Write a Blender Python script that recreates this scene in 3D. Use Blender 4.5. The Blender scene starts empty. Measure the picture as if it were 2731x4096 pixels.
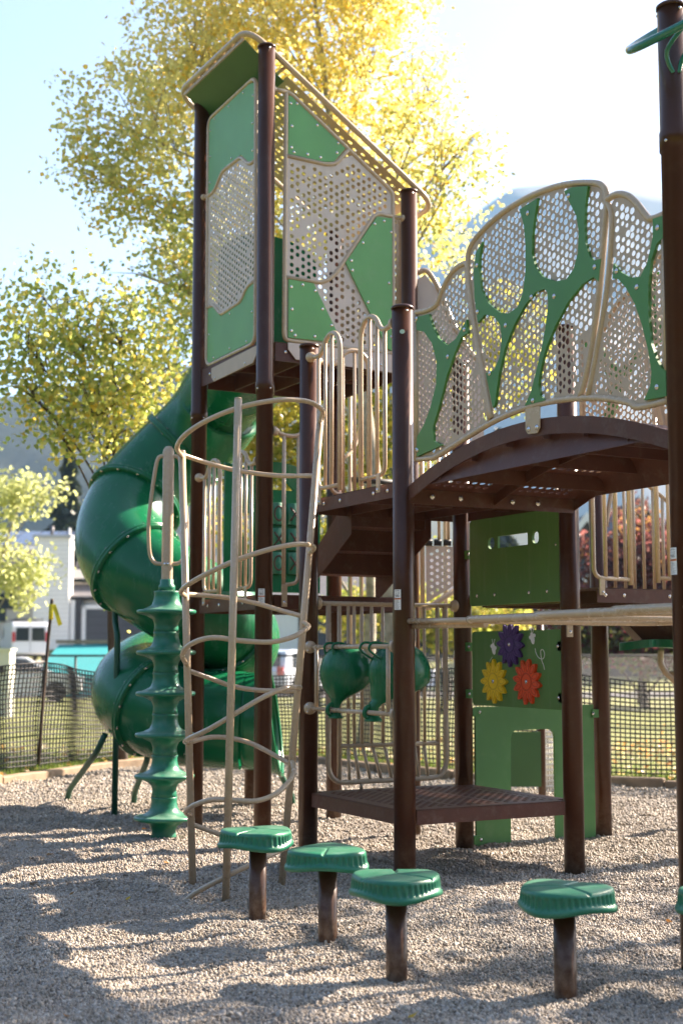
import bpy, bmesh, math, random
import numpy as np
from mathutils import Vector, Matrix
from mathutils.geometry import delaunay_2d_cdt
PI = math.pi; R_ = math.radians
rnd = random.Random(7)
SC = bpy.context.scene; COL = SC.collection

# ------------------------------------------------------------------ camera numbers (metres, x/y plan, z up)
CAM = Vector((-4.189, -6.939, 1.33))
FW = Vector((0.47781, 0.87846, 0.0)); RT = Vector((0.87846, -0.47781, 0.0))
def cf(lat, dep, z=0.0):                    # lateral / depth as seen from the path where one stands -> plan position
    p = CAM + FW*dep + RT*lat
    return Vector((p.x, p.y, z))

# ------------------------------------------------------------------ materials
def M(name, col, rough=.5, metal=0.0, var=0.0, vscale=8.0, bump=0.0, bscale=60.0, spec=.5, coat=0.0, dirt=None, glare_dust=None, lowdust=None):
    m = bpy.data.materials.new(name); m.use_nodes = True
    nt = m.node_tree; n = nt.nodes; l = nt.links; b = n['Principled BSDF']
    c = (col[0], col[1], col[2], 1)
    b.inputs['Base Color'].default_value = c
    b.inputs['Roughness'].default_value = rough; b.inputs['Metallic'].default_value = metal
    b.inputs['Specular IOR Level'].default_value = spec
    b.inputs['Coat Weight'].default_value = coat; b.inputs['Coat Roughness'].default_value = .12
    tc = n.new('ShaderNodeTexCoord')
    if var > 0:
        t = n.new('ShaderNodeTexNoise'); t.inputs['Scale'].default_value = vscale; t.inputs['Detail'].default_value = 6
        l.new(tc.outputs['Object'], t.inputs['Vector'])
        r = n.new('ShaderNodeMapRange'); r.inputs['From Min'].default_value = .3; r.inputs['From Max'].default_value = .7
        r.inputs['To Min'].default_value = 1-var; r.inputs['To Max'].default_value = 1+var
        l.new(t.outputs['Fac'], r.inputs['Value'])
        mx = n.new('ShaderNodeMix'); mx.data_type = 'RGBA'; mx.blend_type = 'MULTIPLY'; mx.inputs[0].default_value = 1
        mx.inputs[6].default_value = c; l.new(r.outputs['Result'], mx.inputs[7])
        last = mx.outputs[2]
        if dirt:
            t2 = n.new('ShaderNodeTexNoise'); t2.inputs['Scale'].default_value = dirt[1]; t2.inputs['Detail'].default_value = 8; t2.inputs['Roughness'].default_value = .7
            if len(dirt) > 3:
                mp = n.new('ShaderNodeMapping'); mp.inputs['Scale'].default_value = (1, 1, dirt[3]); l.new(tc.outputs['Object'], mp.inputs[0]); l.new(mp.outputs[0], t2.inputs['Vector'])
            else: l.new(tc.outputs['Object'], t2.inputs['Vector'])
            r2 = n.new('ShaderNodeMapRange'); r2.inputs['From Min'].default_value = .52; r2.inputs['From Max'].default_value = .75
            r2.inputs['To Max'].default_value = dirt[2]; l.new(t2.outputs['Fac'], r2.inputs['Value'])
            m2 = n.new('ShaderNodeMix'); m2.data_type = 'RGBA'; l.new(r2.outputs['Result'], m2.inputs[0]); l.new(last, m2.inputs[6])
            m2.inputs[7].default_value = (*dirt[0], 1); last = m2.outputs[2]
            r3 = n.new('ShaderNodeMapRange'); r3.inputs['To Min'].default_value = rough; r3.inputs['To Max'].default_value = min(1, rough+.3)
            l.new(r2.outputs['Result'], r3.inputs['Value']); l.new(r3.outputs['Result'], b.inputs['Roughness'])
        for dd in (glare_dust, lowdust):
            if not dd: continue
            ge = n.new('ShaderNodeNewGeometry'); sx = n.new('ShaderNodeSeparateXYZ'); l.new(ge.outputs['Normal' if dd is glare_dust else 'Position'], sx.inputs[0])
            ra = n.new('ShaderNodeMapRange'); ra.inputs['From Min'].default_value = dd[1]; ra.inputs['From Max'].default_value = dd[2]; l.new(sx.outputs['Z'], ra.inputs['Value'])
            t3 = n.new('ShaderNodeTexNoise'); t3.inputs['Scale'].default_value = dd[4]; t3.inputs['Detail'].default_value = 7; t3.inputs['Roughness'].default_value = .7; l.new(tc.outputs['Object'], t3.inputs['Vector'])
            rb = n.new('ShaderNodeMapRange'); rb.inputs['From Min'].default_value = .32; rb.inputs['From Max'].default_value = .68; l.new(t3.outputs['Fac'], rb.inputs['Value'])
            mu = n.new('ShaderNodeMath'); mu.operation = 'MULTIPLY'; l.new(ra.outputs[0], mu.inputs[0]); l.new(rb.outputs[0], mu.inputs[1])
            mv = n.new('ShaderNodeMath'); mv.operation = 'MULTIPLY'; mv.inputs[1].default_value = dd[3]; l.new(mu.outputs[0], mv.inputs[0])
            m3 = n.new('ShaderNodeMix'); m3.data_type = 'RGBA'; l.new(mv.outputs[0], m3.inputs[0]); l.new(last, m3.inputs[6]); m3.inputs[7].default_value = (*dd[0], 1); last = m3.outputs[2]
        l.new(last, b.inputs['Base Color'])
    if bump > 0:
        t = n.new('ShaderNodeTexNoise'); t.inputs['Scale'].default_value = bscale; t.inputs['Detail'].default_value = 4
        l.new(tc.outputs['Object'], t.inputs['Vector'])
        bp = n.new('ShaderNodeBump'); bp.inputs['Strength'].default_value = bump; bp.inputs['Distance'].default_value = .004
        l.new(t.outputs['Fac'], bp.inputs['Height']); l.new(bp.outputs['Normal'], b.inputs['Normal'])
    return m
DUST = (.30, .27, .23)
brown = M('brown_powdercoat', (.058, .020, .008), .29, var=.12, vscale=3, coat=.06, spec=.28, dirt=(DUST, 9, .06), lowdust=((.30,.24,.18), .34, -.02, .55, 22))
brownv = M('brown_vinyl', (.088, .030, .018), .5, spec=.35, var=.12, vscale=12, bump=.25, bscale=70, dirt=(DUST, 11, .22))
tan = M('tan_powdercoat', (.50, .375, .25), .27, var=.05, vscale=5, coat=.15, dirt=((.30, .24, .17), 14, .15))
tansheet = M('tan_sheet', (.47, .36, .26), .42, var=.05, bump=.08, bscale=200)
palesheet = M('pale_tan_sheet', (.60, .51, .44), .45, var=.05, bump=.08, bscale=200, dirt=((.40,.32,.24), 18, .35, .08))
green = M('green_board', (.125, .36, .11), .42, var=.07, vscale=4, bump=.10, bscale=260, dirt=((.24, .36, .20), 5, .35))
greenc = M('cutout_green_board', (.055, .215, .045), .42, var=.06, vscale=4, bump=.1, bscale=260)
greend = M('darkened_green_board', (.035, .115, .035), .5, var=.07, vscale=4, bump=.10, bscale=260)  # board green darkened: underside shade of the roof soffit put into the colour
greeno = M('olive_green_board', (.085, .21, .05), .48, var=.08, vscale=3, bump=.10, bscale=260, dirt=((.24, .32, .17), 16, .34, .12))
slideg = M('moulded_green_plastic', (.001, .128, .050), .24, spec=.33, var=.08, vscale=2.5, bump=.04, bscale=120, dirt=((.05, .20, .13), 9, .40, .25))
slidei = M('shaded_inner_plastic', (.003, .14, .08), .4)
podg = M('pod_green_plastic', (.003, .155, .080), .36, var=.10, vscale=9, bump=.12, bscale=240, dirt=((.12, .26, .19), 13, .35), glare_dust=((.40,.46,.39), .75, .99, .26, 6))  # pale upward faces: glare on the tops painted into the colour, mixed with dust
discg = M('disc_green_plastic', (.004, .165, .095), .34, var=.1, vscale=6, bump=.08, bscale=160, dirt=((.17, .27, .21), 8, .45), glare_dust=((.36,.42,.35), .5, .95, .5, 9))
steel = M('bolt_steel', (.62, .60, .56), .25, 1.0)
black = M('black_rubber', (.012, .012, .012), .6)
white = M('white_paint', (.78, .77, .74), .5, var=.03)
label_w = M('sticker_white', (.80, .80, .78), .4)
ink = M('ink_black', (.015, .015, .015), .6)
orange = M('sticker_orange', (.75, .17, .02), .5)
yel = M('yellow_board', (.85, .58, .02), .45, var=.05, bump=.05)
yel2 = M('yellow_groove', (.62, .40, .01), .5)
red = M('orange_red_board', (.75, .085, .02), .45, var=.05, bump=.05)
red2 = M('red_groove', (.48, .045, .01), .5)
pur = M('purple_board', (.075, .03, .16), .45, var=.05, bump=.05)
pur2 = M('purple_groove', (.035, .014, .085), .5)
netm = M('black_net', (.010, .010, .010), .55)
stakem = M('rusty_stake', (.060, .038, .026), .8, var=.3, vscale=20)
teal = M('teal_paint', (.02, .13, .15), .5)
tape = M('caution_tape', (.85, .72, .02), .45)
timber = M('weathered_timber', (.25, .18, .115), .8, var=.25, vscale=7, bump=.6, bscale=30)
wallm = M('beige_stucco', (.60, .55, .48), .85, var=.05, vscale=2, bump=.2, bscale=30)
wallw = M('pale_siding', (.84, .82, .78), .8, var=.04)
walld = M('dark_siding', (.055, .05, .05), .8, var=.1)
roofm = M('roof_shingle', (.11, .105, .11), .85, var=.25, vscale=6)
garm = M('garage_door_grey', (.05, .052, .062), .5)
solar = M('solar_panel', (.055, .065, .10), .18)
glassd = M('dark_glass', (.02, .027, .032), .08)
carw = M('car_white', (.74, .75, .77), .25, coat=.5)
cars = M('car_silver', (.50, .55, .60), .25, coat=.5)
tyre = M('tyre_rubber', (.02, .02, .02), .7)
lampred = M('tail_lamp_red', (.5, .02, .02), .2)
tarp = M('teal_tarp', (.04, .34, .33), .45, var=.08)
barkp = M('pale_bark', (.30, .27, .21), .85, var=.35, vscale=9, bump=.5, bscale=25)
barkd = M('dark_bark', (.075, .055, .04), .9, var=.3, vscale=9, bump=.5, bscale=25)

def leaf_mat(name, transl=.5):
    m = bpy.data.materials.new(name); m.use_nodes = True
    nt = m.node_tree; n = nt.nodes; l = nt.links; n.remove(n['Principled BSDF'])
    a = n.new('ShaderNodeAttribute'); a.attribute_name = 'col'
    d = n.new('ShaderNodeBsdfPrincipled'); d.inputs['Roughness'].default_value = .33
    t = n.new('ShaderNodeBsdfTranslucent'); mx = n.new('ShaderNodeMixShader'); mx.inputs[0].default_value = transl
    l.new(a.outputs['Color'], d.inputs['Base Color']); l.new(a.outputs['Color'], t.inputs['Color'])
    l.new(d.outputs[0], mx.inputs[1]); l.new(t.outputs[0], mx.inputs[2])
    l.new(mx.outputs[0], n['Material Output'].inputs['Surface'])
    return m
leafm = leaf_mat('leaf', .68); needlem = leaf_mat('needle', .12)

# ------------------------------------------------------------------ mesh helpers
class MB:
    def __init__(s): s.v = []; s.f = []; s.m = []; s.sm = []
    def add(s, vs, fs, mi=0, smooth=False):
        o = len(s.v); s.v.extend([tuple(x) for x in vs])
        for f in fs: s.f.append(tuple(i+o for i in f)); s.m.append(mi); s.sm.append(smooth)
        return s
    def box(s, a, b, mi=0, ax=None, org=None):
        x0, y0, z0 = a; x1, y1, z1 = b
        vs = [(x0,y0,z0),(x1,y0,z0),(x1,y1,z0),(x0,y1,z0),(x0,y0,z1),(x1,y0,z1),(x1,y1,z1),(x0,y1,z1)]
        if ax is not None: vs = [org + ax[0]*v[0] + ax[1]*v[1] + ax[2]*v[2] for v in vs]
        return s.add(vs, [(3,2,1,0),(4,5,6,7),(0,1,5,4),(1,2,6,5),(2,3,7,6),(3,0,4,7)], mi)
    def tube(s, pts, r, seg=10, closed=False, mi=0, cap=True, rs=None):
        P = [Vector(p) for p in pts]; n = len(P)
        if n < 2: return s
        T = []
        for i in range(n):
            if closed: t = P[(i+1) % n]-P[i-1]
            else: t = P[min(i+1, n-1)]-P[max(i-1, 0)]
            T.append(t.normalized() if t.length > 1e-9 else Vector((0,0,1)))
        ref = Vector((0,0,1)) if abs(T[0].z) < .9 else Vector((1,0,0))
        N = [(ref-T[0]*ref.dot(T[0])).normalized()]
        for i in range(1, n):
            q = N[-1]-T[i]*N[-1].dot(T[i]); N.append(q.normalized() if q.length > 1e-6 else N[-1])
        vs = []
        for i in range(n):
            B = T[i].cross(N[i]); rr = rs[i] if rs else r
            for k in range(seg):
                a = 2*PI*k/seg; vs.append(P[i]+(N[i]*math.cos(a)+B*math.sin(a))*rr)
        fs = []
        for i in range(n if closed else n-1):
            j = (i+1) % n
            for k in range(seg):
                k2 = (k+1) % seg; fs.append((i*seg+k, i*seg+k2, j*seg+k2, j*seg+k))
        s.add(vs, fs, mi, True)
        if cap and not closed:
            s.add(vs[:seg], [tuple(range(seg-1, -1, -1))], mi); s.add(vs[-seg:], [tuple(range(seg))], mi)
        return s
    def lathe(s, prof, c=(0,0,0), seg=32, mi=0, axis=None, fn=None):
        c = Vector(c); vs = []
        if axis is None: X, Y, Z = Vector((1,0,0)), Vector((0,1,0)), Vector((0,0,1))
        else:
            Z = Vector(axis).normalized(); X = Z.orthogonal().normalized(); Y = Z.cross(X)
        for (r, z) in prof:
            for k in range(seg):
                a = 2*PI*k/seg; rr, zz = (r, z) if fn is None else fn(r, z, a)
                vs.append(c+X*(rr*math.cos(a))+Y*(rr*math.sin(a))+Z*zz)
        fs = []
        for i in range(len(prof)-1):
            for k in range(seg):
                k2 = (k+1) % seg; fs.append((i*seg+k, i*seg+k2, (i+1)*seg+k2, (i+1)*seg+k))
        s.add(vs, fs, mi, True)
        if prof[0][0] > 1e-6: s.add(vs[:seg], [tuple(range(seg-1, -1, -1))], mi)
        if prof[-1][0] > 1e-6: s.add(vs[-seg:], [tuple(range(seg))], mi)
        return s
    def plate(s, poly, to3, th, holes=(), mi=0, w0=0.0):
        """poly in 2D, to3(u,v,w) -> point; slab between w0 and w0+th, holes are lists of 2D points."""
        poly = [Vector(p) for p in poly]
        area = sum(poly[i].x*poly[(i+1) % len(poly)].y-poly[(i+1) % len(poly)].x*poly[i].y for i in range(len(poly)))
        if area < 0: poly = poly[::-1]
        V = list(poly); Ed = [(i, (i+1) % len(poly)) for i in range(len(poly))]
        for h in holes:
            o = len(V); V.extend(Vector(p) for p in h); Ed.extend((o+i, o+(i+1) % len(h)) for i in range(len(h)))
        vo, eo, fo, _, _, _ = delaunay_2d_cdt(V, Ed, [], 1, 1e-6)
        hc = []
        for h in holes:
            cx = sum(p[0] for p in h)/len(h); cy = sum(p[1] for p in h)/len(h)
            hc.append((cx, cy, h))
        cell = {}
        for q in hc: cell.setdefault((int(q[0]//.05), int(q[1]//.05)), []).append(q)
        def inside(pt, pg):
            c = False; j = len(pg)-1
            for i in range(len(pg)):
                if (pg[i][1] > pt[1]) != (pg[j][1] > pt[1]) and pt[0] < (pg[j][0]-pg[i][0])*(pt[1]-pg[i][1])/(pg[j][1]-pg[i][1])+pg[i][0]: c = not c
                j = i
            return c
        T = []
        for f in fo:
            c = sum((vo[i] for i in f), Vector((0,0)))/len(f)
            if not inside(c, poly): continue
            a, b = int(c.x//.05), int(c.y//.05); bad = False
            for da in (-1,0,1):
                for db in (-1,0,1):
                    for q in cell.get((a+da, b+db), ()):
                        if inside(c, q[2]): bad = True
            if not bad: T.append(tuple(f))
        n = len(vo)
        vs = [to3(p.x, p.y, w0+th) for p in vo]+[to3(p.x, p.y, w0) for p in vo]
        cnt = {}
        for f in T:
            for i in range(len(f)): cnt[(f[i], f[(i+1) % len(f)])] = 1
        fs = list(T)+[tuple(i+n for i in reversed(f)) for f in T]
        for (a, b) in cnt:
            if (b, a) not in cnt: fs.append((b, a, a+n, b+n))
        return s.add(vs, fs, mi)
    def bolt(s, p, nrm, r=.012, h=.008, mi=0):
        return s.lathe([(r*1.25, 0), (r*1.25, h*.35), (r*.95, h*.4), (r*.8, h*.85), (0.0001, h)], p, 10, mi, nrm)
    def build(s, name, mats, parent=None, **kw):
        me = bpy.data.meshes.new(name)
        off = Vector((0,0,0))
        if parent is not None:
            p = parent
            while p is not None: off = off+p.location; p = p.parent
        me.from_pydata([tuple(Vector(v)-off) for v in s.v], [], s.f)
        if not isinstance(mats, (list, tuple)): mats = [mats]
        for m in mats: me.materials.append(m)
        me.polygons.foreach_set('material_index', s.m); me.polygons.foreach_set('use_smooth', s.sm)
        bm = bmesh.new(); bm.from_mesh(me); bmesh.ops.remove_doubles(bm, verts=bm.verts, dist=1e-5)
        bmesh.ops.recalc_face_normals(bm, faces=bm.faces); bm.to_mesh(me); bm.free()
        me.update()
        o = bpy.data.objects.new(name, me); COL.objects.link(o)
        if parent is not None: o.parent = parent
        for k, v in kw.items(): o[k] = v
        return o
def thing(name, label, cat, loc=(0,0,0), group=None):
    o = bpy.data.objects.new(name, None); COL.objects.link(o); o.location = Vector(loc); o.empty_display_size = .2
    o['label'] = label; o['category'] = cat
    if group: o['group'] = group
    return o
def tag(o, label, cat, group=None):
    o['label'] = label; o['category'] = cat
    if group: o['group'] = group
    return o
def kind(o, k): o['kind'] = k; return o
def fillet(pts, r, n=5, closed=False):
    P = [Vector(p) for p in pts]; out = []; N = len(P)
    for i in range(N):
        if not closed and i in (0, N-1): out.append(P[i]); continue
        a, b, c = P[i-1], P[i], P[(i+1) % N]
        d1 = (a-b); d2 = (c-b); l = min(r, d1.length*.45, d2.length*.45); d1.normalize(); d2.normalize()
        p0 = b+d1*l; p1 = b+d2*l
        for k in range(n+1):
            t = k/n; out.append(p0*(1-t)**2+b*2*t*(1-t)+p1*t*t)
    return out
def spline(pts, n=6, closed=False):
    P = [Vector(p) for p in pts]; N = len(P); out = []
    for i in range(N if closed else N-1):
        g = (lambda k: P[k % N]) if closed else (lambda k: P[max(0, min(N-1, k))])
        p0, p1, p2, p3 = g(i-1), g(i), g(i+1), g(i+2)
        for k in range(n):
            t = k/n
            out.append(.5*((2*p1)+(p2-p0)*t+(2*p0-5*p1+4*p2-p3)*t*t+(3*p1-p0-3*p2+p3)*t**3))
    if not closed: out.append(P[-1])
    return out
def ngon(cx, cy, r, n=6, a0=0.0, sx=1.0, sy=1.0): return [(cx+r*sx*math.cos(a0+2*PI*k/n), cy+r*sy*math.sin(a0+2*PI*k/n)) for k in range(n)]
def inpoly(pt, pg):
    c = False; j = len(pg)-1
    for i in range(len(pg)):
        if (pg[i][1] > pt[1]) != (pg[j][1] > pt[1]) and pt[0] < (pg[j][0]-pg[i][0])*(pt[1]-pg[i][1])/(pg[j][1]-pg[i][1])+pg[i][0]: c = not c
        j = i
    return c
def edist(pt, pg):
    p = Vector(pt); best = 9
    for i in range(len(pg)):
        a = Vector(pg[i]); b = Vector(pg[(i+1) % len(pg)]); d = b-a; t = max(0, min(1, (p-a).dot(d)/max(d.length_squared, 1e-9)))
        best = min(best, (a+d*t-p).length)
    return best
def hexholes(poly, sp, r0, r1, margin, n=6, jit=0.0, skip=0.0, a0=0.0, rr=None):
    rr = rr or rnd
    xs = [p[0] for p in poly]; ys = [p[1] for p in poly]; out = []; k = 0
    x = min(xs)
    while x < max(xs):
        y = min(ys)+(sp*.5 if k % 2 else 0)
        while y < max(ys):
            px, py = x+rr.uniform(-jit, jit), y+rr.uniform(-jit, jit); r = rr.uniform(r0, r1)
            if rr.random() >= skip and inpoly((px, py), poly) and edist((px, py), poly) > r+margin: out.append(ngon(px, py, r, n, a0))
            y += sp
        x += sp*.866; k += 1
    return out
PI_ = lambda i0: (lambda u, v, w: (i0+w, u, v))          # plane i = const : (j, z)
PJ_ = lambda j0: (lambda u, v, w: (u, j0+w, v))          # plane j = const : (i, z)
PZ_ = lambda z0: (lambda u, v, w: (u, v, z0+w))

# ------------------------------------------------------------------ posts, decks, rails
PR = .0635
def post(parent, x, y, top, z0=-.12, collar=None, label=None):
    b = MB(); r = PR
    if collar:
        pr = [(r-.002, z0), (r-.002, collar-.035), (r+.0045, collar-.035), (r+.0045, collar+.05), (r, collar+.062), (r, top)]
    else: pr = [(r, z0), (r, top)]
    b.lathe(pr, (x, y, 0), 40)
    for a in (2.2, 4.6): b.bolt((x+r*math.cos(a), y+r*math.sin(a), top-.03), (math.cos(a), math.sin(a), 0), .006, .006, 1)
    if collar:
        for a in (3.4, 4.9): b.bolt((x+(r+.005)*math.cos(a), y+(r+.005)*math.sin(a), collar), (math.cos(a), math.sin(a), 0), .006, .006, 1)
    o = b.build('post', [brown, steel], parent)
    c = MB().lathe([(r+.005, top-.012), (r+.005, top+.002), (r*.9, top+.011), (r*.4, top+.018), (.0001, top+.019)], (x, y, 0), 40)
    c.build('post_cap', brown, o)
    return o
def clamp(b, x, y, z, d, mi=0):           # cast clamp on a post, pointing along d
    d = Vector(d); p = Vector((x, y, z))+d*(PR-.012)
    b.lathe([(.034, 0), (.036, .012), (.034, .028), (.022, .042), (.019, .052)], p, 16, mi, d)
def loop_rail(parent, x, y, z0, d, side):  # hooped hand rail beside a post: d = direction along the deck edge, side = outward
    d = Vector(d); o = Vector((x, y, z0))+Vector(side)*.02
    g = lambda u, z: o+d*u+Vector((0, 0, z))
    out = [g(.08,.962), g(.15,.95), g(.195,.952), g(.235,.978), g(.275,1.03), g(.318,1.056), g(.361,1.064), g(.405,1.056), g(.442,1.03), g(.468,.985), g(.475,.93)]
    b = MB(); b.tube(spline(out, 4)+[g(.475, .6), g(.475, .02)], .0165, 12)
    b.tube(fillet([g(.177,.945), g(.177,.06), g(.46,.055)], .07, 6), .0135, 10)
    for u, zt in ((.272, 1.02), (.362, 1.055)): b.tube([g(u, .057), g(u, zt)], .0125, 10)
    clamp(b, x+side[0]*.02, y+side[1]*.02, z0+.962, d)
    b.box((.205,-.004,-.05), (.245,.004,.055), 0, (d, Vector(side), Vector((0,0,1))), o+Vector(side)*.02)
    b.bolt(o+d*.23+Vector(side)*.024+Vector((0,0,-.035)), side, .010, .007, 1)
    return b.build('hand_rail', [tan, steel], parent)
def deck(parent, x0, y0, x1, y1, zt, depth=.088, name='deck', sp=.036, hr=.0115, bolts=True, ribs=3, slot=False):
    e = .008
    def cornered(m):
        c = PR+.012-m
        X0, Y0, X1, Y1 = x0-PR*.2+m, y0-PR*.2+m, x1+PR*.2-m, y1+PR*.2-m
        return [(x0+c, Y0), (x1-c, Y0), (x1-c, y0+c), (X1, y0+c), (X1, y1-c), (x1-c, y1-c), (x1-c, Y1), (x0+c, Y1), (x0+c, y1-c), (X0, y1-c), (X0, y0+c), (x0+c, y0+c)]
    pg = cornered(0)
    b = MB(); hs = []
    nx = int((x1-x0-.22)/sp); ny = int((y1-y0-.22)/sp)
    for a in range(nx+1):
        for c in range(ny+1):
            if slot: continue
            px = x0+.11+a*(x1-x0-.22)/nx; py = y0+.11+c*(y1-y0-.22)/ny
            if (a % 8 == 7) or (c % 12 == 11): continue
            hs.append(ngon(px, py, hr, 6, 0, 1.2, .9))
    if slot:
        for a in range(31):
            for c in range(14): 
                if a % 10 != 9: hs.append(ngon(x0+.10+a*.034, y0+.10+c*.074+(.037 if a % 2 else 0), .028, 8, 0, .36, 1.0))
    b.plate(pg, PZ_(zt-.0035), .0025, hs)
    n = len(pg)
    for i in range(n):                      # skirt beams
        p = Vector((*pg[i], 0)); q = Vector((*pg[(i+1) % n], 0)); d = (q-p); L = d.length; d.normalize(); nn = Vector((-d.y, d.x, 0))
        if L < .15: continue
        b.box((0, 0, zt-depth), (L, .012, zt-.0065), 0, (d, nn, Vector((0,0,1))), p)
    for k in range(1, ribs+1):
        xx = x0+(x1-x0)*k/(ribs+1); b.box((xx-.005, y0+.02, zt-depth*.95), (xx+.005, y1-.02, zt-.0065))
    yy = (y0+y1)/2; b.box((x0+.02, yy-.005, zt-depth*.8), (x1-.02, yy+.005, zt-.0067))
    if bolts:
        s = b; zc = zt-depth*.5
        for t in (.13, .27, .62, .80):
            s.bolt((x0-PR*.2-.001, y0+(y1-y0)*t, zc), (-1,0,0), .011, .008, 1); s.bolt((x0+(x1-x0)*t, y0-PR*.2-.001, zc), (0,-1,0), .011, .008, 1)
    return b.build(name, [brownv, steel], parent)
def textmesh(txt, size, extr=.0004):
    c = bpy.data.curves.new('lettering', 'FONT'); c.body = txt; c.size = size; c.align_x = 'CENTER'; c.align_y = 'CENTER'; c.resolution_u = 3
    o = bpy.data.objects.new('lettering', c); COL.objects.link(o)
    dg = bpy.context.evaluated_depsgraph_get(); me = bpy.data.meshes.new_from_object(o.evaluated_get(dg))
    V = [v.co.copy() for v in me.vertices]; F = [tuple(p.vertices) for p in me.polygons]
    bpy.data.objects.remove(o); bpy.data.meshes.remove(me); bpy.data.curves.remove(c)
    return V, F
def sticker(pobj, x, y, zc, ang, w=.047, h=.118):
    """white age label wrapped on a post; ang = facing direction in plan"""
    r = PR+.0012
    def at(u, v, e): a = ang+u/PR; return (x+(r+e)*math.cos(a), y+(r+e)*math.sin(a), zc+v)
    def patch(b, u0, u1, v0, v1, e, mi=0, n=8):
        vs = []
        for k in range(n+1):
            u = u0+(u1-u0)*k/n; vs += [at(u, v0, e), at(u, v1, e)]
        b.add(vs, [(2*k, 2*k+2, 2*k+3, 2*k+1) for k in range(n)], mi)
    b = MB(); patch(b, -w/2, w/2, -h/2, h/2, 0)
    o = b.build('age_label', label_w, pobj)
    t = MB()
    V, F = textmesh('5-12', .0165); t.add([at(v.x, v.y+.038, .0006) for v in V], F, 0)
    patch(t, -w/2+.001, w/2-.001, .001, .009, .0005, 1)
    V, F = textmesh('WARNING', .0068); t.add([at(v.x, v.y+.005, .0010) for v in V], F, 0)
    rr = random.Random(3)
    for v, l in [(.0535, .8), (.050, .9), (.0285, .8), (.0255, .7), (.012, .3)]+[(-.004-.0038*k, .55+.4*rr.random()) for k in range(14)]:
        u0 = -w/2+.003; u1 = u0+(w-.006)*l; patch(t, u0, u1, v-.0007, v+.0007, .0005, 2 if v < .01 else 0, 4)
    for v0, v1, u0, u1 in ((.0168,.0178,-.014,.014), (.0228,.0238,-.014,.014), (.0178,.0228,-.0145,-.0135), (.0178,.0228,.0135,.0145), (.0192,.0214,-.011,.011)):
        patch(t, u0, u1, v0, v1, .0005, 0, 4)
    t.build('label_print', [ink, orange, M('print_grey', (.25,.25,.25), .6)], o)

# ================================================================== PLAY TOWER
zL, zU, zT, zM = .437, 2.356, 3.588, 1.757
def bolts_on(b, pts, to3, nrm, r=.009):
    for p in pts: b.bolt(to3(p[0], p[1], 0), nrm, r, .006)
tw = thing('play_tower', 'tall four-post brown tower with green and perforated tan walls under a slanted roof', 'play tower', (.61, 2.52, 0))
TP = [(0,1.915,5.80), (0,3.135,5.79), (1.22,1.915,4.90), (1.22,3.135,4.90)]
tpost = [post(tw, x, y, z, collar=c) for (x, y, z), c in zip(TP, (3.23, 3.20, None, None))]
sticker(tpost[0], 0, 1.915, 1.735, R_(230))
sticker(tpost[2], 1.22, 1.915, 1.5, R_(225))
deck(tw, 0, 1.915, 1.22, 3.135, zT, .14, 'upper_deck')
deck(tw, 0, 1.915, 1.22, 3.135, zM, .105, 'middle_deck')
# left wall (x = 0)
wl = MB(); fr = [(3.005,5.0), (3.0,5.56), (2.975,5.615), (2.20,5.643), (2.13,5.625), (2.095,5.575), (2.088,5.0), (2.078,3.606), (2.99,3.598)]
wl.tube(fillet([(0,)+p for p in [(3.0,5.62), (2.10,5.645), (2.078,3.606), (2.99,3.598)]], .09, 6, True), .0165, 12, True)
w1 = [(3.138,5.0), (2.99,4.985), (2.90,4.985), (2.84,5.0), (2.716,5.10), (2.36,5.105), (2.207,4.995), (2.092,4.992)]
w2 = [(2.985,4.068), (2.865,4.07), (2.708,3.955), (2.331,3.975), (2.223,4.062), (2.078,4.075)]
for w in (w1, w2): wl.tube(fillet([(0,)+p for p in w], .05, 4), .0165, 12)
wl.lathe([(.034,0),(.037,.015),(.03,.04),(.018,.055)], (0, 3.115, 5.0), 14, 0, (0,-1,0))
wlo = wl.build('wall_panel', tan, tw)
gpoly = [[(2.975,5.0), (2.975,5.60), (2.215,5.625), (2.12,5.60), (2.112,5.0), (2.20,5.01), (2.355,5.12), (2.72,5.118), (2.845,5.012)],
         [(2.965,4.055), (2.86,4.055), (2.708,3.94), (2.335,3.96), (2.225,4.047), (2.10,4.06), (2.10,3.625), (2.965,3.618)]]
for g in gpoly:
    b = MB().plate(g, PI_(0), .013, w0=-.0065); n = len(g)
    for k in range(n):
        a = Vector(g[k]); c = Vector(g[(k+1) % n]); m = Vector((sum(q[0] for q in g)/n, sum(q[1] for q in g)/n))
        if (a-c).length > .2:
            for t in ((.12, .5, .88) if (a-c).length > .45 else (.5,)):
                p = a.lerp(c, t); p = p+(m-p).normalized()*.03; b.bolt((-.007, p.x, p.y), (-1,0,0), .0085, .005, 1)
    b.build('green_infill', [green, steel], wlo)
mid = [(2.985,4.985), (2.90,4.985), (2.84,5.0), (2.716,5.10), (2.36,5.105), (2.207,4.995), (2.10,4.992), (2.09,4.075), (2.223,4.062), (2.331,3.975), (2.708,3.955), (2.865,4.07), (2.985,4.068)]
MB().plate(mid, PI_(0), .004, hexholes(mid, .048, .0145, .0155, .018, 6, .001, .02), w0=-.002).build('perforated_sheet', palesheet, wlo)
k = MB().plate([(2.827,3.55), (1.985,3.566), (1.984,3.515), (2.06,3.451), (2.778,3.438), (2.826,3.478)], PI_(-.03), .008)
for p in ((2.75,3.46), (2.2,3.47)): k.bolt((-.03, *p), (-1,0,0), .009, .006, 1)
k.build('kick_plate', [tansheet, steel], tw)
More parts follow.
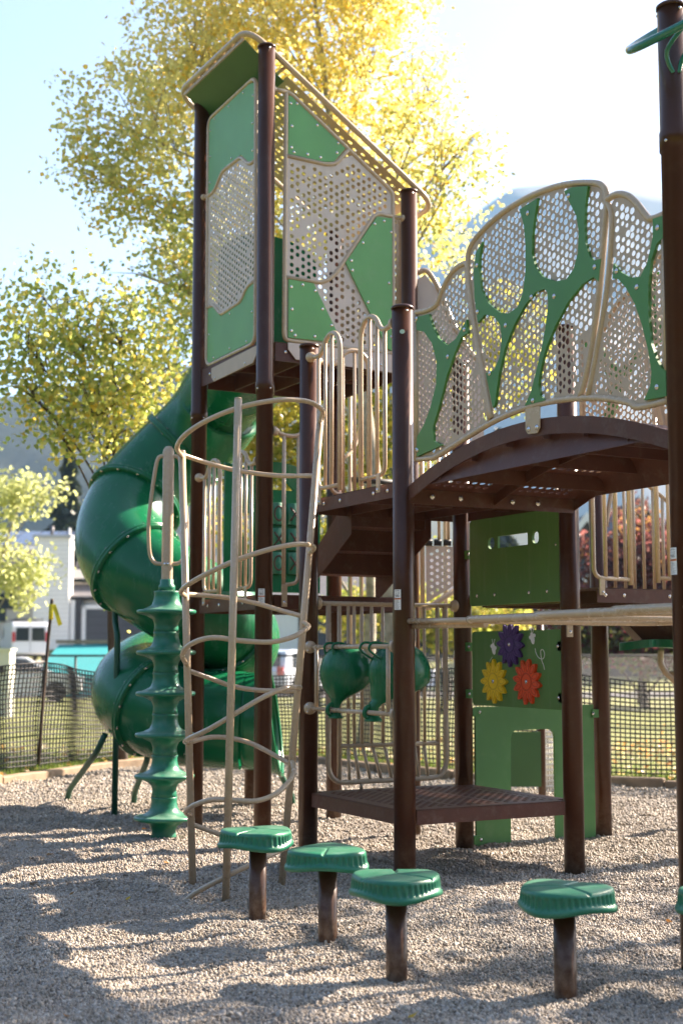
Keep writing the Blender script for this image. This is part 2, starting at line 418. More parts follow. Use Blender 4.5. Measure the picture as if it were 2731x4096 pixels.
# front wall (y = 1.915)
J0 = 1.915; wf = MB()
wf.tube(fillet([(u, J0, z) for u, z in [(.160,5.486), (.20,5.478), (1.075,4.868), (1.073,3.604), (.152,3.609)]], .05, 4, True), .0165, 12, True)
wf.tube([(.05,J0,5.485), (.17,J0,5.487)], .0165, 12)
f1 = [(.160,4.998), (.494,4.988), (.576,5.005), (.63,5.07), (.695,5.145)]
f2 = [(.166,4.078), (.436,4.075), (.51,4.1), (.584,4.17), (.902,4.648), (.948,4.678), (1.175,4.676)]
for w in (f1, f2): wf.tube(fillet([(u, J0, z) for u, z in w], .06, 4), .0165, 12)
wf.lathe([(.034,0),(.037,.015),(.03,.04),(.018,.055)], (1.20, J0, 4.676), 14, 0, (-1,0,0))
wf.lathe([(.034,0),(.037,.015),(.03,.04),(.018,.055)], (.02, J0, 5.485), 14, 0, (1,0,0))
wfo = wf.build('wall_panel', tan, tw)
body = [(.165,4.985), (.494,4.975), (.576,4.99), (.645,5.06), (.72,5.10), (1.06,4.862), (1.06,3.612), (.165,3.618)]
gL = [(.18,4.062), (.385,4.058), (.575,3.721), (.612,3.635), (.18,3.628)]
gR = [(.925,4.648), (1.058,4.655), (1.056,3.62), (1.01,3.64), (.655,4.254)]
gU = [(.178,5.46), (.198,5.462), (.66,5.143), (.561,5.022), (.48,5.006), (.179,5.014)]
hol = [h for h in hexholes(body, .054, .0178, .0184, .018, 6, .001, .10, PI/2) if not any(inpoly((sum(p[0] for p in h)/6, sum(p[1] for p in h)/6), g) or edist((sum(p[0] for p in h)/6, sum(p[1] for p in h)/6), g) < .025 for g in (gL, gR))]
MB().plate(body, PJ_(J0), .004, hol, w0=-.002).build('perforated_sheet', palesheet, wfo)
for g, w0 in ((gL, -.017), (gR, -.017), (gU, -.007)):
    b = MB().plate(g, PJ_(J0), .013, w0=w0); n = len(g); m = Vector((sum(q[0] for q in g)/n, sum(q[1] for q in g)/n))
    for k in range(n):
        a = Vector(g[k]); c = Vector(g[(k+1) % n]); L = (a-c).length
        if L > .1:
            for t in ((.08, .5, .92) if L > .3 else (.5,)):
                p = a.lerp(c, t); p = p+(m-p).normalized()*.028; b.bolt((p.x, J0+w0, p.y), (0,-1,0), .0095, .005, 1)
    b.build('green_infill', [green, steel], wfo)
k = MB().plate([(.171,3.588), (1.068,3.589), (1.066,3.47), (1.052,3.452), (.235,3.469), (.171,3.54)], PJ_(J0-.03), .008)
for p in ((.95,3.5), (.6,3.52)): k.bolt((p[0], J0-.03, p[1]), (0,-1,0), .009, .006, 1)
k.build('kick_plate', [palesheet, steel], tw)
# walls on the far sides
wb = MB(); pb = [(2.05,4.72), (2.05,3.61), (3.0,3.61), (3.0,4.72)]
wb.tube(fillet([(1.22, a, b) for a, b in pb], .06, 4, True), .0165, 10, True)
wbo = wb.build('wall_panel', tan, tw)
MB().plate([(2.07,4.70),(2.07,3.63),(2.98,3.63),(2.98,4.70)], PI_(1.22), .004, hexholes([(2.07,4.70),(2.07,3.63),(2.98,3.63),(2.98,4.70)], .063, .0185, .0195, .02), w0=-.002).build('perforated_sheet', tansheet, wbo)
hd = MB()   # slide hood board on the rear edge with its round opening
th0 = [(.16,3.60)]+[(.16,4.55)]+[(.61+.45*math.cos(a), 4.55+.24*math.sin(a)) for a in np.linspace(PI, 0, 13)]+[(1.06,3.60)]
hd.plate(th0, PJ_(3.13), .03, [ngon(.70, 4.02, .345, 24)])
hd.build('slide_hood', slideg, tw)
# roof
zr = lambda i: 5.792-.672*i
rf = MB()
rp = fillet([(-.165,1.90,zr(-.165)), (-.165,3.25,zr(-.165)), (1.45,3.25,zr(1.45)), (1.45,1.90,zr(1.45))], .17, 8, True)
rf.tube(rp, .0225, 12, True)
for i in (.16, 1.06): rf.tube([(i,1.90,zr(i)), (i,3.25,zr(i))], .013, 8)
for (x, y, z) in TP: rf.tube([(x+.035,y,z-.05), (x+.05,y,zr(x+.05))], .02, 10)
rfo = rf.build('roof_frame', tan, tw)
sh = [(.20,1.98), (.20,3.17), (1.36,3.17), (1.36,1.98)]
MB().plate(sh, lambda u, v, w: (u, v, zr(u)-.02+w), .004, hexholes(sh, .066, .0195, .0205, .02)).build('roof_sheet', tansheet, rfo)
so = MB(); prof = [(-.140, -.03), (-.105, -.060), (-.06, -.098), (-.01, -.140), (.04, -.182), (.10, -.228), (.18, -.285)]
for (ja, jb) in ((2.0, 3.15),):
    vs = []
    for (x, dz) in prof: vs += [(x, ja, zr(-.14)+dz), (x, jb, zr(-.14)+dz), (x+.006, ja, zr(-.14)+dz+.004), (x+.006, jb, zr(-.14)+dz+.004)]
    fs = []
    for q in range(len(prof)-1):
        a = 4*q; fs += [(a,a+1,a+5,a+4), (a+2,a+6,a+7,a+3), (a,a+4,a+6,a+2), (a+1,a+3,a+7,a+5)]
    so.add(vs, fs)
so.build('roof_soffit', greend, rfo)  # darkened green carries the shade under the roof
st = MB(); za = zr(-.165)
for q in range(7):
    y = 2.03+q*.165; st.box((-.158,y,za-.03), (-.146,y+.12,za-.008)); st.bolt((-.158,y+.06,za-.04), (-1,0,0), .007, .004, 1)
st.box((-.159,2.0,za-.055), (-.145,3.15,za-.03)); st.build('soffit_strip', [tansheet, steel], rfo)
# rails on the middle deck
loop_rail(tw, 0, 3.135, zM, (0,-1,0), (-1,0,0)); loop_rail(tw, 0, 1.915, zM, (0,1,0), (-1,0,0))
b = MB(); g = lambda u, z: (u, 1.895, z)
clamp(b, 0, 1.895, 2.93, (1,0,0))
b.tube(spline([g(.09,2.925), g(.16,2.905), g(.26,2.915), g(.34,2.99), g(.40,3.05)], 4), .0155, 10)
b.tube(fillet([g(.262,2.91), g(.262,1.84), g(.14,1.825)], .06, 5), .0135, 10); b.tube([g(.146,2.91), g(.146,1.80)], .0145, 10)
b.box((.125,1.878,1.67), (.168,1.886,1.83)); b.bolt((.147,1.878,1.70), (0,-1,0), .011, .008, 1)
b.tube([g(.38,3.04), g(.395,2.0)], .0145, 10)
b.build('stair_rail', [tan, steel], tw)

# ---- noughts-and-crosses board at the back of the tower
tt = thing('noughts_and_crosses_panel', 'dark green arch-topped board of turning blocks marked with X and O in the tower', 'game panel', (.70, 3.06, 1.80))
JB = 3.06
bd = MB(); outl = [(.20,1.83), (.20,2.86)]+[(.64+.36*math.cos(a), 2.72+.17*math.sin(a)) for a in np.linspace(2.5, .35, 12)]+[(1.05,2.70), (1.05,1.83)]
win = [(.585,2.56), (.585,1.99), (1.02,1.99), (1.02,2.56)]
slot = fillet([(.29,2.0,0), (.29,2.52,0), (.44,2.52,0), (.44,2.0,0)], .06, 4, True); arch = fillet([(.50,2.765,0), (.66,2.80,0), (.84,2.755,0), (.84,2.66,0), (.50,2.66,0)], .03, 3, True)
bd.plate(outl, PJ_(JB), .03, [win, [(p.x, p.y) for p in slot], [(p.x, p.y) for p in arch]])
bd.build('board', slideg, tt)
for r_, z in enumerate((2.465, 2.26, 2.065)):
    for c_, x in enumerate((.655, .80, .945)):
        o = MB().lathe([(.062,-.088), (.064,-.084), (.064,.084), (.062,.088)], (x, JB+.02, z), 20).build('turning_block', discg, tt)
        s = MB(); sym = 'OXO XXO OXO'.replace(' ', '')[r_*3+c_]
        def on(u, v, e=.0015):
            a = -PI/2+u/.064; return (x+(.064+e)*math.cos(a), JB+.02+(.064+e)*math.sin(a), z+v)
        if sym == 'O': s.tube([on(.038*math.cos(t), .058*math.sin(t)) for t in np.linspace(0, 2*PI, 21)[:-1]], .007, 6, True)
        else:
            for sg in (1, -1): s.tube([on(-.04*(1-2*t)*1, -.055*(1-2*t)*sg) for t in np.linspace(0, 1, 7)], .007, 6)
        s.build('block_mark', M('mark_brown', (.05,.022,.015), .6) if 'mark_brown' not in bpy.data.materials else bpy.data.materials['mark_brown'], o)

# ================================================================== ENTRY PLATFORM (posts A, B, C, D)
ep = thing('entry_platform', 'brown two-deck platform on four short posts between the bridge and the tower', 'play platform', (.61, .61, 0))
pA = post(ep, 0, 1.22, 3.41); pB = post(ep, 0, 0, 3.40); pC = post(ep, 1.22, 0, 3.42); pD = post(ep, 1.22, 1.22, 3.42)
sticker(pB, 0, 0, 1.650, R_(203)); sticker(pD, 1.22, 1.22, 1.3, R_(150))
pt = MB().plate(ngon(0, 0, .016, 9, .3, 1, .85), lambda u, v, w: ((PR+w)*math.cos(R_(238)+u/PR), (PR+w)*math.sin(R_(238)+u/PR), 3.24+v), .0012)
pt.build('pale_sticker', M('mint_sticker', (.42,.62,.50), .5), pB)
deck(ep, 0, 0, 1.22, 1.22, zU, .09, 'upper_deck')
deck(ep, 0, 0, 1.22, 1.22, zL, .088, 'lower_deck', bolts=False, slot=True)
loop_rail(ep, 0, 1.22, zU, (0,-1,0), (-1,0,0)); loop_rail(ep, 0, 0, zU, (0,1,0), (-1,0,0)); loop_rail(ep, 0, 1.22, zU, (1,0,0), (0,1,0))
# stairs
stt = thing('stair_flight', 'brown steel steps under the upper deck seen from below, with perforated treads', 'stairs', (.6, 1.57, zM))
jt, jb_ = 1.16, 1.90
def zs(j): return zU-.10-(j-1.22)*.80
for i in (.29, .92):
    MB().plate([(1.16,zU-.03), (1.30,zU-.03), (1.93,1.90), (1.93,zM), (1.86,zM-.01), (1.16,zU-.215)], PI_(i), .006).build('stringer', brownv, stt)
for j, z in ((1.25, 2.206), (1.47, 2.056), (1.69, 1.906)):
    pg = [(.30,j-.02), (.915,j-.02), (.915,j+.215), (.30,j+.215)]
    hs = [ngon(.34+a*.045, j+.01+c*.034, .010, 6) for a in range(13) for c in range(6)]
    o = MB().plate(pg, PZ_(z-.006), .006, hs).build('tread', brownv, stt)
    MB().box((.30,j-.024,z-.006), (.915,j-.019,z+.143)).build('riser', brownv, stt)

# ================================================================== ARCHED BRIDGE
br = thing('arched_bridge', 'brown arched bridge with bubbly perforated side panels and green cut-out shapes', 'play bridge', (.61, -1.19, 2.3))
za_ = lambda j: 2.315+.212*max(0, 1-((j+1.19)/1.13)**2)
js = [(-.058-2.264*t) for t in np.linspace(0, 1, 29)]
for i, w in ((0.0, .008), (1.212, .008)):
    MB().plate([(j, za_(j)) for j in js]+[(j, za_(j)-.085) for j in reversed(js)], PI_(i), w).build('side_beam', brownv, br)
hs = []; bay = [(-.06-.323*q, -.06-.323*(q+1)) for q in range(7)]
for (a, c) in bay:
    for i0 in (.05, .65):
        for p in range(8):
            for q in range(5): hs.append(ngon(i0+.06+p*.056, a-.065-q*.048, .0135, 8, 0, 1.35, 1.0))
MB().plate([(.009,-.058), (.009,-2.322), (1.211,-2.322), (1.211,-.058)]+[], lambda u, v, w: (u, v, za_(v)-.012+w), .0014,
           hs+[]).build('bridge_deck', brownv, br)
b = MB()
for j in [-.06-.323*q for q in range(8)]: b.box((.01,j-.004,za_(j)-.10), (1.21,j+.004,za_(j)-.013))
for q in range(len(js)-1):
    a, c = js[q], js[q+1]; x0, x1 = .606, .614
    b.add([(x0,a,za_(a)-.02),(x1,a,za_(a)-.02),(x1,c,za_(c)-.02),(x0,c,za_(c)-.02),(x0,a,za_(a)-.085),(x1,a,za_(a)-.085),(x1,c,za_(c)-.085),(x0,c,za_(c)-.085)], [(0,1,2,3),(7,6,5,4),(0,4,5,1),(1,5,6,2),(2,6,7,3),(3,7,4,0)])
for i in (.16, .36, .74, .93): b.bolt((i, -.067, 2.262), (0,-1,0), .014, .012, 1)
b.build('cross_beams', [brownv, steel], br)
top_m = [(-.922,2.587), (-.858,2.814), (-.768,3.131), (-.725,3.345), (-.708,3.47), (-.725,3.565), (-.82,3.628), (-1.027,3.682), (-1.255,3.702), (-1.486,3.690), (-1.646,3.662), (-1.80,3.617), (-1.872,3.578), (-1.900,3.51), (-1.876,3.337), (-1.823,3.039), (-1.746,2.745), (-1.672,2.58)]
top_l = [(-.155,3.337), (-.189,3.332), (-.298,3.322), (-.39,3.337), (-.45,3.41), (-.56,3.487), (-.685,3.50), (-.706,3.46)]
top_r = [(-1.885,3.50), (-1.971,3.508), (-2.048,3.480), (-2.11,3.427), (-2.182,3.340), (-2.219,3.319), (-2.30,3.318)]
bot = [(-.155,2.462), (-.30,2.452), (-.37,2.453), (-.551,2.492), (-.904,2.565), (-1.21,2.597), (-1.51,2.592), (-1.809,2.553), (-2.02,2.498), (-2.10,2.462), (-2.30,2.462)]
s_l = [(-.17,2.47), (-.17,3.325), (-.298,3.322), (-.39,3.337), (-.45,3.41), (-.56,3.487), (-.685,3.495), (-.715,3.345), (-.76,3.131), (-.835,2.823), (-.905,2.57), (-.551,2.492), (-.37,2.455)]
s_m = [(-.93,2.575)]+top_m[1:-1]+[(-1.685,2.57), (-1.51,2.592), (-1.21,2.597)]
s_r = [(-1.74,2.565), (-1.82,2.80), (-1.90,3.1), (-1.935,3.47), (-1.971,3.505), (-2.048,3.480), (-2.11,3.427), (-2.182,3.340), (-2.219,3.32), (-2.29,3.32), (-2.29,2.465), (-2.10,2.465), (-2.02,2.498)]
cL = [(-.35,3.30),(-.432,3.288),(-.45,3.216),(-.486,3.125),(-.536,3.066),(-.606,3.085),(-.68,3.146),(-.713,3.172),(-.722,3.095),(-.661,3.084),(-.587,3.002),(-.534,2.899),(-.49,2.742),(-.451,2.625),(-.454,2.542),(-.502,2.507),(-.349,2.475),(-.35,2.588),(-.395,2.644),(-.434,2.731),(-.47,2.859),(-.475,2.993),(-.448,3.112),(-.402,3.195),(-.354,3.221)]
cL = [(a+.165 if a > -.36 else a+.165*max(0, (a+.56)/.2) if a > -.56 else a, b) for a, b in cL]
cM = [(-.873,3.57),(-.845,3.492),(-.841,3.413),(-.859,3.308),(-.926,3.213),(-1.026,3.141),(-1.108,3.118),(-1.189,3.134),(-1.238,3.199),(-1.264,3.307),(-1.267,3.45),(-1.254,3.559),(-1.219,3.65),(-1.376,3.665),(-1.348,3.571),(-1.326,3.482),(-1.32,3.388),(-1.349,3.305),(-1.409,3.243),(-1.513,3.194),(-1.6,3.182),(-1.658,3.218),(-1.695,3.29),(-1.705,3.396),(-1.687,3.484),(-1.639,3.562),(-1.594,3.635),(-1.662,3.635),(-1.78,3.605),(-1.758,3.508),(-1.748,3.421),(-1.753,3.329),(-1.785,3.249),(-1.818,3.221),(-1.866,3.219),(-1.846,3.114),(-1.809,3.143),(-1.726,3.129),(-1.611,3.066),(-1.507,2.97),(-1.43,2.875),(-1.383,2.783),(-1.358,2.694),(-1.371,2.636),(-1.411,2.605),(-1.24,2.605),(-1.296,2.668),(-1.344,2.771),(-1.401,2.9),(-1.433,3.004),(-1.451,3.093),(-1.445,3.155),(-1.423,3.177),(-1.346,3.178),(-1.252,3.129),(-1.155,3.045),(-1.071,2.937),(-1.011,2.803),(-.975,2.654),(-.955,2.64),(-.894,2.839),(-.97,2.84),(-1.021,2.898),(-1.044,2.991),(-1.033,3.071),(-.976,3.132),(-.891,3.161),(-.822,3.131),(-.793,3.283),(-.788,3.426),(-.811,3.525)]
cR = [(-2.239,3.31),(-2.309,3.305),(-2.306,3.206),(-2.26,3.185),(-2.222,3.119),(-2.199,3.007),(-2.195,2.865),(-2.209,2.737),(-2.242,2.656),(-2.276,2.608),(-2.302,2.595),(-2.301,2.478),(-2.152,2.485),(-2.196,2.54),(-2.207,2.605),(-2.189,2.708),(-2.151,2.833),(-2.104,2.945),(-2.044,3.036),(-1.988,3.092),(-1.953,3.101),(-1.96,3.173),(-2.002,3.123),(-2.077,3.075),(-2.146,3.062),(-2.191,3.11),(-2.221,3.178),(-2.238,3.233)]
for I, sgn in ((0.0, -1), (1.22, 1)):
    G = lambda p: (I, p[0], p[1])
    b = MB(); q = lambda P: [G(p) for p in P]
    b.tube(spline(q(top_m), 4), .0165, 12); b.tube([G((-.155,2.452)), G((-.155,3.337))], .0185, 12); b.tube(spline(q(top_l), 4), .0165, 12)
    b.tube(spline(q([(-.706,3.46), (-.733,3.30), (-.80,3.0), (-.905,2.575)]), 5), .0155, 10)
    b.tube(spline(q(top_r), 4), .0165, 12); b.tube(spline(q([(-1.885,3.50), (-1.935,3.40), (-1.885,3.05), (-1.735,2.575)]), 5), .0155, 10)
    b.tube(spline(q(bot), 4), .0165, 12); b.tube(q([(-2.295,2.46), (-2.295,3.32)]), .0165, 10)
    b.plate([(-1.237,2.59), (-1.36,2.585), (-1.357,2.475), (-1.334,2.45), (-1.258,2.455), (-1.238,2.478)], PI_(I), .006, w0=.010*sgn-.003)
    bt = I+.013*sgn
    for j in (-1.265, -1.335): b.bolt((bt, j, 2.478), (sgn,0,0), .012, .009, 1)
    for z in (2.52, 3.28): b.bolt((I+.016*sgn, -.175, z), (sgn,0,0), .008, .006, 1)
    sp = b.build('side_panel', [tan, steel], br)
    hr = random.Random(11); H = []
    for S in (s_l, s_m, s_r): H.append(hexholes(S, .0405, .0112, .0180, .014, 10, .0048, .015, 0, hr))
    b = MB()
    for S, h in zip((s_l, s_m, s_r), H): b.plate(S, PI_(I), .003, h, w0=-.0015)
    b.build('bubble_sheet', tansheet, sp)
    b = MB()
    for c, bl in ((cL, ((-.19,3.29), (-.69,3.12), (-.52,3.0), (-.19,2.51))), (cM, ((-.82,3.45), (-1.29,3.61), (-1.63,3.6), (-1.82,3.19), (-1.31,3.16), (-1.50,3.12), (-.82,3.19), (-1.08,3.06), (-.93,2.83), (-1.31,2.62))), (cR, ((-2.27,3.26), (-1.98,3.13), (-2.12,3.02), (-2.24,2.53)))):
        b.plate(c, PI_(I), .016, w0=(-.0185 if sgn < 0 else .0025))
        for p in bl: b.bolt((I+.0185*sgn, *p), (sgn,0,0), .011, .007, 1)
    b.build('green_cutout', [greenc, steel], sp)

# far end posts of the bridge, the near one carrying an overhead ring
bp = thing('bridge_end_post', 'tall brown post with a green ring handle near its top', 'play post', (0, -2.376, 0))
pR = post(bp, 0, -2.376, 4.265, collar=3.62); sticker(pR, 0, -2.376, 1.735, R_(172))
b = MB(); cR0 = Vector((0,-2.376,4.235))+RT*.10+FW*.02; ux = (RT*.867+Vector((0,0,.5))).normalized(); uy = (FW*.906+Vector((0,0,.36))).normalized()
b.tube([cR0+ux*(.33*math.cos(t))+uy*(.27*math.sin(t)) for t in np.linspace(0, 2*PI, 44)[:-1]], .019, 12, True)
for q in (-1, 1): b.tube(spline([cR0+ux*(.10*q)-uy*.255, Vector((0,-2.376,4.02))-FW*.085+RT*(.045*q), Vector((0,-2.376,3.93))-FW*.055+RT*(.012*q)], 6), .011, 8)
b.build('ring_handle', M('handle_green', (.003,.15,.10), .25, coat=.4), bp)
for (x, y, lb) in ((1.22, -2.376, 'tall brown bridge post standing beyond the ring-handled post'),):
    q = thing('bridge_end_post', lb, 'play post', (x, y, 0)); post(q, x, y, 4.26, collar=3.6)

# ================================================================== PANELS UNDER THE DECK
bpnl = thing('ball_panel', 'two tan rails with dark green balloon-shaped drums strapped between two brown posts', 'drum panel', (0, .61, 1.0))
b = MB()
for z in (1.380, .982):
    b.tube([(-.02,.06,z), (-.02,1.16,z)], .0145, 12)
    for y, d in ((1.22, (0,-1,0)), (0, (0,1,0))): b.lathe([(.036,0),(.042,.010),(.040,.028),(.026,.040),(.018,.05)], (-.02, y+d[1]*(PR-.016), z), 18, 0, d); b.bolt((-.045, y+d[1]*.075, z+.022), (-1,0,0), .008, .006, 1); b.bolt((-.045, y+d[1]*.075, z-.022), (-1,0,0), .008, .006, 1)
for y in (1.066, .148): b.tube([(-.02,y,.985), (-.02,y,1.378)], .0135, 10)
b.build('rail_frame', [tan, steel], bpnl)
def drum(y, sx, nx):
    c = Vector((nx, y, 1.235)); Z = Vector((0,0,1)); b = MB()
    prof = [(.0001,.168), (.05,.161), (.09,.143), (.125,.112), (.150,.070), (.165,.020), (.167,-.03), (.160,-.075), (.144,-.112), (.118,-.142), (.088,-.164), (.062,-.182), (.046,-.202), (.036,-.226), (.034,-.256), (.040,-.278), (.058,-.295), (.062,-.306), (.045,-.306), (.0001,-.296)]
    vs = []; sg = 36
    for (r, z) in prof:
        sh = max(0, min(1, (-.09-z)/.12))**1.3; ox = -(nx-.01)*sh*.98
        for k in range(sg):
            a = 2*PI*k/sg; flat = 1.0 if z > -.24 else .75
            vs.append(c+Vector((ox+r*sx*(1-.25*sh)*math.cos(a), r*math.sin(a), z)))
    b.add(vs, [(i*sg+k, i*sg+(k+1) % sg, (i+1)*sg+(k+1) % sg, (i+1)*sg+k) for i in range(len(prof)-1) for k in range(sg)], 0, True)
    o = b.build('drum', slideg, bpnl)
    for dy in (-.055, .055):
        s = MB(); s.tube(spline([(nx-.02*0+.0,y+dy,1.375), (.03,y+dy,1.402), (-.02,y+dy,1.403), (-.044,y+dy,1.382), (-.036,y+dy,1.35), (nx-.15*sx*.75,y+dy*.95,1.29)], 6), .0075, 8); s.build('strap', slideg, o)
    s = MB(); s.tube(spline([(.01,y,1.03), (-.04,y,1.005), (-.045,y,.965), (-.01,y,.945)], 5), .014, 8)
    s.build('strap', slideg, o)
drum(.86, 1.0, .085); drum(.385, 1.2, .20)

bar = thing('barred_panel', 'tan round-cornered barred gate with slanted bars in its lower strip', 'barred panel', (.61, 1.22, .45))
b = MB(); g = lambda u, z: (u, 1.22, z)
b.tube(fillet([g(.150,1.668), g(.150,.486), g(1.076,.488), g(1.07,1.668)], .13, 8), .018, 12)
b.tube([g(.07,1.672), g(1.15,1.672)], .0155, 12)
for x, d in ((0, (1,0,0)), (1.22, (-1,0,0))): b.lathe([(.036,0),(.045,.012),(.04,.032),(.026,.042),(.018,.05)], (x+d[0]*(PR-.012), 1.22, 1.672), 18, 0, d)
b.tube([g(.232,.726), g(1.01,.722)], .0145, 10)
for u in (.232, 1.008): b.tube([g(u,.5), g(u,1.67)], .0145, 10)
for u in (.30, .345, .405, .48, .568, .66, .74, .82, .90): b.tube([g(u,.725), g(u,1.67)], .0115, 10)
for a, c in ((.30,.31), (.345,.385), (.409,.47), (.483,.556), (.576,.638), (.66,.71), (.74,.78), (.816,.846), (.893,.924)): b.tube([g(a,.725), g(c,.492)], .0115, 10)
for u in (.40, .80): b.tube([g(u,.48), g(u,.435)], .013, 8)
b.build('bar_frame', tan, bar)

def clip(par, x, y, z, d, s):   # plastic clamp between a post and a board edge
    d = Vector(d); s = Vector(s); p = Vector((x, y, z))+d*(PR-.01); b = MB()
    b.box((0,-.02,-.03), (.06,.02,.03), 0, (d, s, Vector((0,0,1))), p); b.bolt(p+d*.055+s*.02, s, .010, .008, 1); b.build('clip', [greenc, steel], par)
fp = thing('flower_panel', 'olive green board with purple, yellow and orange flower discs and two white bees', 'flower panel', (1.20, .62, .98))
pb = [(p.x, p.y) for p in fillet([(1.075,1.49,0), (.06,1.49,0), (.06,.985,0), (1.075,.985,0)], .035, 4, True)]
o = MB().plate(pb, PI_(1.20), .018).build('board', greeno, fp)
for z in (1.385, 1.06):
    clip(o, 1.22, 1.22, z, (0,-1,0), (-1,0,0)); clip(o, 1.22, 0, z, (0,1,0), (-1,0,0))
def flower(j, z, ma, mb, rot):
    pts = []; N = 12
    for k in range(N):
        a0 = 2*PI*(k+rot)/N
        for t, r in ((-.46,.098), (-.30,.122), (-.12,.142), (0,.150), (.12,.142), (.30,.122)): a = a0+t*2*PI/N; pts.append((j+r*math.cos(a), z+r*math.sin(a)))
    f = MB().plate(pts, PI_(1.20), .022, w0=-.0225).build('flower_disc', ma, fp)
    g = MB()
    for k in range(N):
        a0 = 2*PI*(k+rot)/N; e = []
        for t in np.linspace(0, 2*PI, 13)[:-1]:
            r = .098+.030*math.cos(t); a = a0+.145*math.sin(t)*(1.05-.35*math.cos(t)); e.append((1.1775, j+r*math.cos(a), z+r*math.sin(a)))
        g.tube(e, .0026, 5, True)
    for r in (.058, .052): g.tube([(1.1775, j+r*math.cos(t), z+r*1.0*math.sin(t)) for t in np.linspace(0, 2*PI, 25)[:-1]], .0024, 5, True)
    g.bolt((1.178, j, z), (-1,0,0), .011, .008, 1); g.build('petal_lines', [mb, steel], f)
flower(.603, 1.398, pur, pur2, .1); flower(.795, 1.152, yel, yel2, .0); flower(.42, 1.155, red, red2, .3)
for (j, z, s, tail) in ((.812, 1.370, 1, [(.83,1.316), (.86,1.285), (.888,1.25), (.90,1.20)]), (.372, 1.437, -1, [(.345,1.372), (.335,1.34), (.305,1.31), (.262,1.305), (.245,1.335), (.262,1.362), (.285,1.355), (.278,1.30), (.258,1.265), (.248,1.235)])):
    b = MB(); T = PI_(1.197)
    b.plate([(j+.020*math.cos(t)*1.1+.008*math.sin(t), z+.040*math.sin(t)) for t in np.linspace(0, 2*PI, 15)[:-1]], T, .0012)
    for sg in (1, -1): b.plate([(j+sg*.020+.016*math.cos(t), z+.012+.013*math.sin(t)+sg*s*.006) for t in np.linspace(0, 2*PI, 11)[:-1]], PI_(1.1965), .0012); b.tube([(1.197, j+sg*.006, z+.036), (1.197, j+sg*.016, z+.066)], .0022, 5)
    b.tube(spline([(1.1985, *p) for p in tail], 5), .0024, 5)
    b.build('bee_mark', white, o)
wp = thing('slot_panel', 'dark green board with a three-part slot window above the flower panel', 'slot panel', (1.20, .6, 1.66))
pb = [(p.x, p.y) for p in fillet([(1.085,2.262,0), (.055,2.262,0), (.06,1.668,0), (1.09,1.665,0)], .03, 4, True)]
hl = [[(.405,2.05), (.745,2.05), (.745,2.13), (.405,2.13)], [(p.x, p.y) for p in fillet([(.785,2.05,0), (.86,2.05,0), (.86,2.128,0), (.785,2.128,0)], .034, 5, True)], [(p.x, p.y) for p in fillet([(.285,2.053,0), (.355,2.053,0), (.355,2.13,0), (.285,2.13,0)], .034, 5, True)]]
b = MB().plate(pb, PI_(1.195), .018, hl)
for j in (1.0, .79, .40, .205): b.bolt((1.195, j, 1.735), (-1,0,0), .010, .007, 1)
o = b.build('board', [greeno, steel], wp)
clip(o, 1.22, 1.22, 2.03, (0,-1,0), (-1,0,0)); clip(o, 1.22, 0, 2.03, (0,1,0), (-1,0,0))
dp = thing('doorway_panel', 'mid green full-height board with a round-cornered doorway behind the lower deck', 'doorway panel', (1.85, 1.19, 0))
ow = [(1.30,-.06), (1.30,.965), (2.345,.965), (2.345,-.06), (1.985,-.06), (1.985,.74), (1.975,.77), (1.955,.79), (1.925,.797), (1.66,.797), (1.63,.79), (1.61,.77), (1.60,.74), (1.59,-.06)]
o = MB().plate(ow, PJ_(1.19), .018).build('board', green if False else M('door_green_board', (.072,.225,.058), .45, var=.08, vscale=3, bump=.1, bscale=260, dirt=((.22,.32,.16),6,.25)), dp)
for z in (.93, .05): clip(o, 1.22, 1.20, z, (1,0,0), (0,-1,0))
clip(o, 2.44, 1.20, .90, (-1,0,0), (0,-1,0))

# ================================================================== LOOP LADDER UNDER THE BRIDGE
ll = thing('loop_ladder', 'tan ladder of overlapping flat steel loops at eye level beneath the bridge', 'loop ladder', (.61, -1.2, 1.5))
b = MB()
for i in (.0, 1.22): b.tube([(i,-.05,1.525), (i,-.80,1.515)], .0165, 12)
b.tube([(.03,-.06,1.497), (.03,-.80,1.492)], .0165, 12)
for q, j in enumerate((-.66, -1.26, -1.86)):
    zz = 1.519+.008*q
    b.tube(fillet([(-.03,j,zz), (-.03,j-.82,zz), (1.25,j-.82,zz), (1.25,j,zz)], .12, 6, True), .0215, 14, True)
b.build('loop_frame', tan, ll)
b = MB(); b.box((1.14,-.075,1.44), (1.18,-.06,1.52)); b.bolt((1.16,-.075,1.47), (0,-1,0), .010, .008, 1); b.build('bracket', [tan, steel], ll)

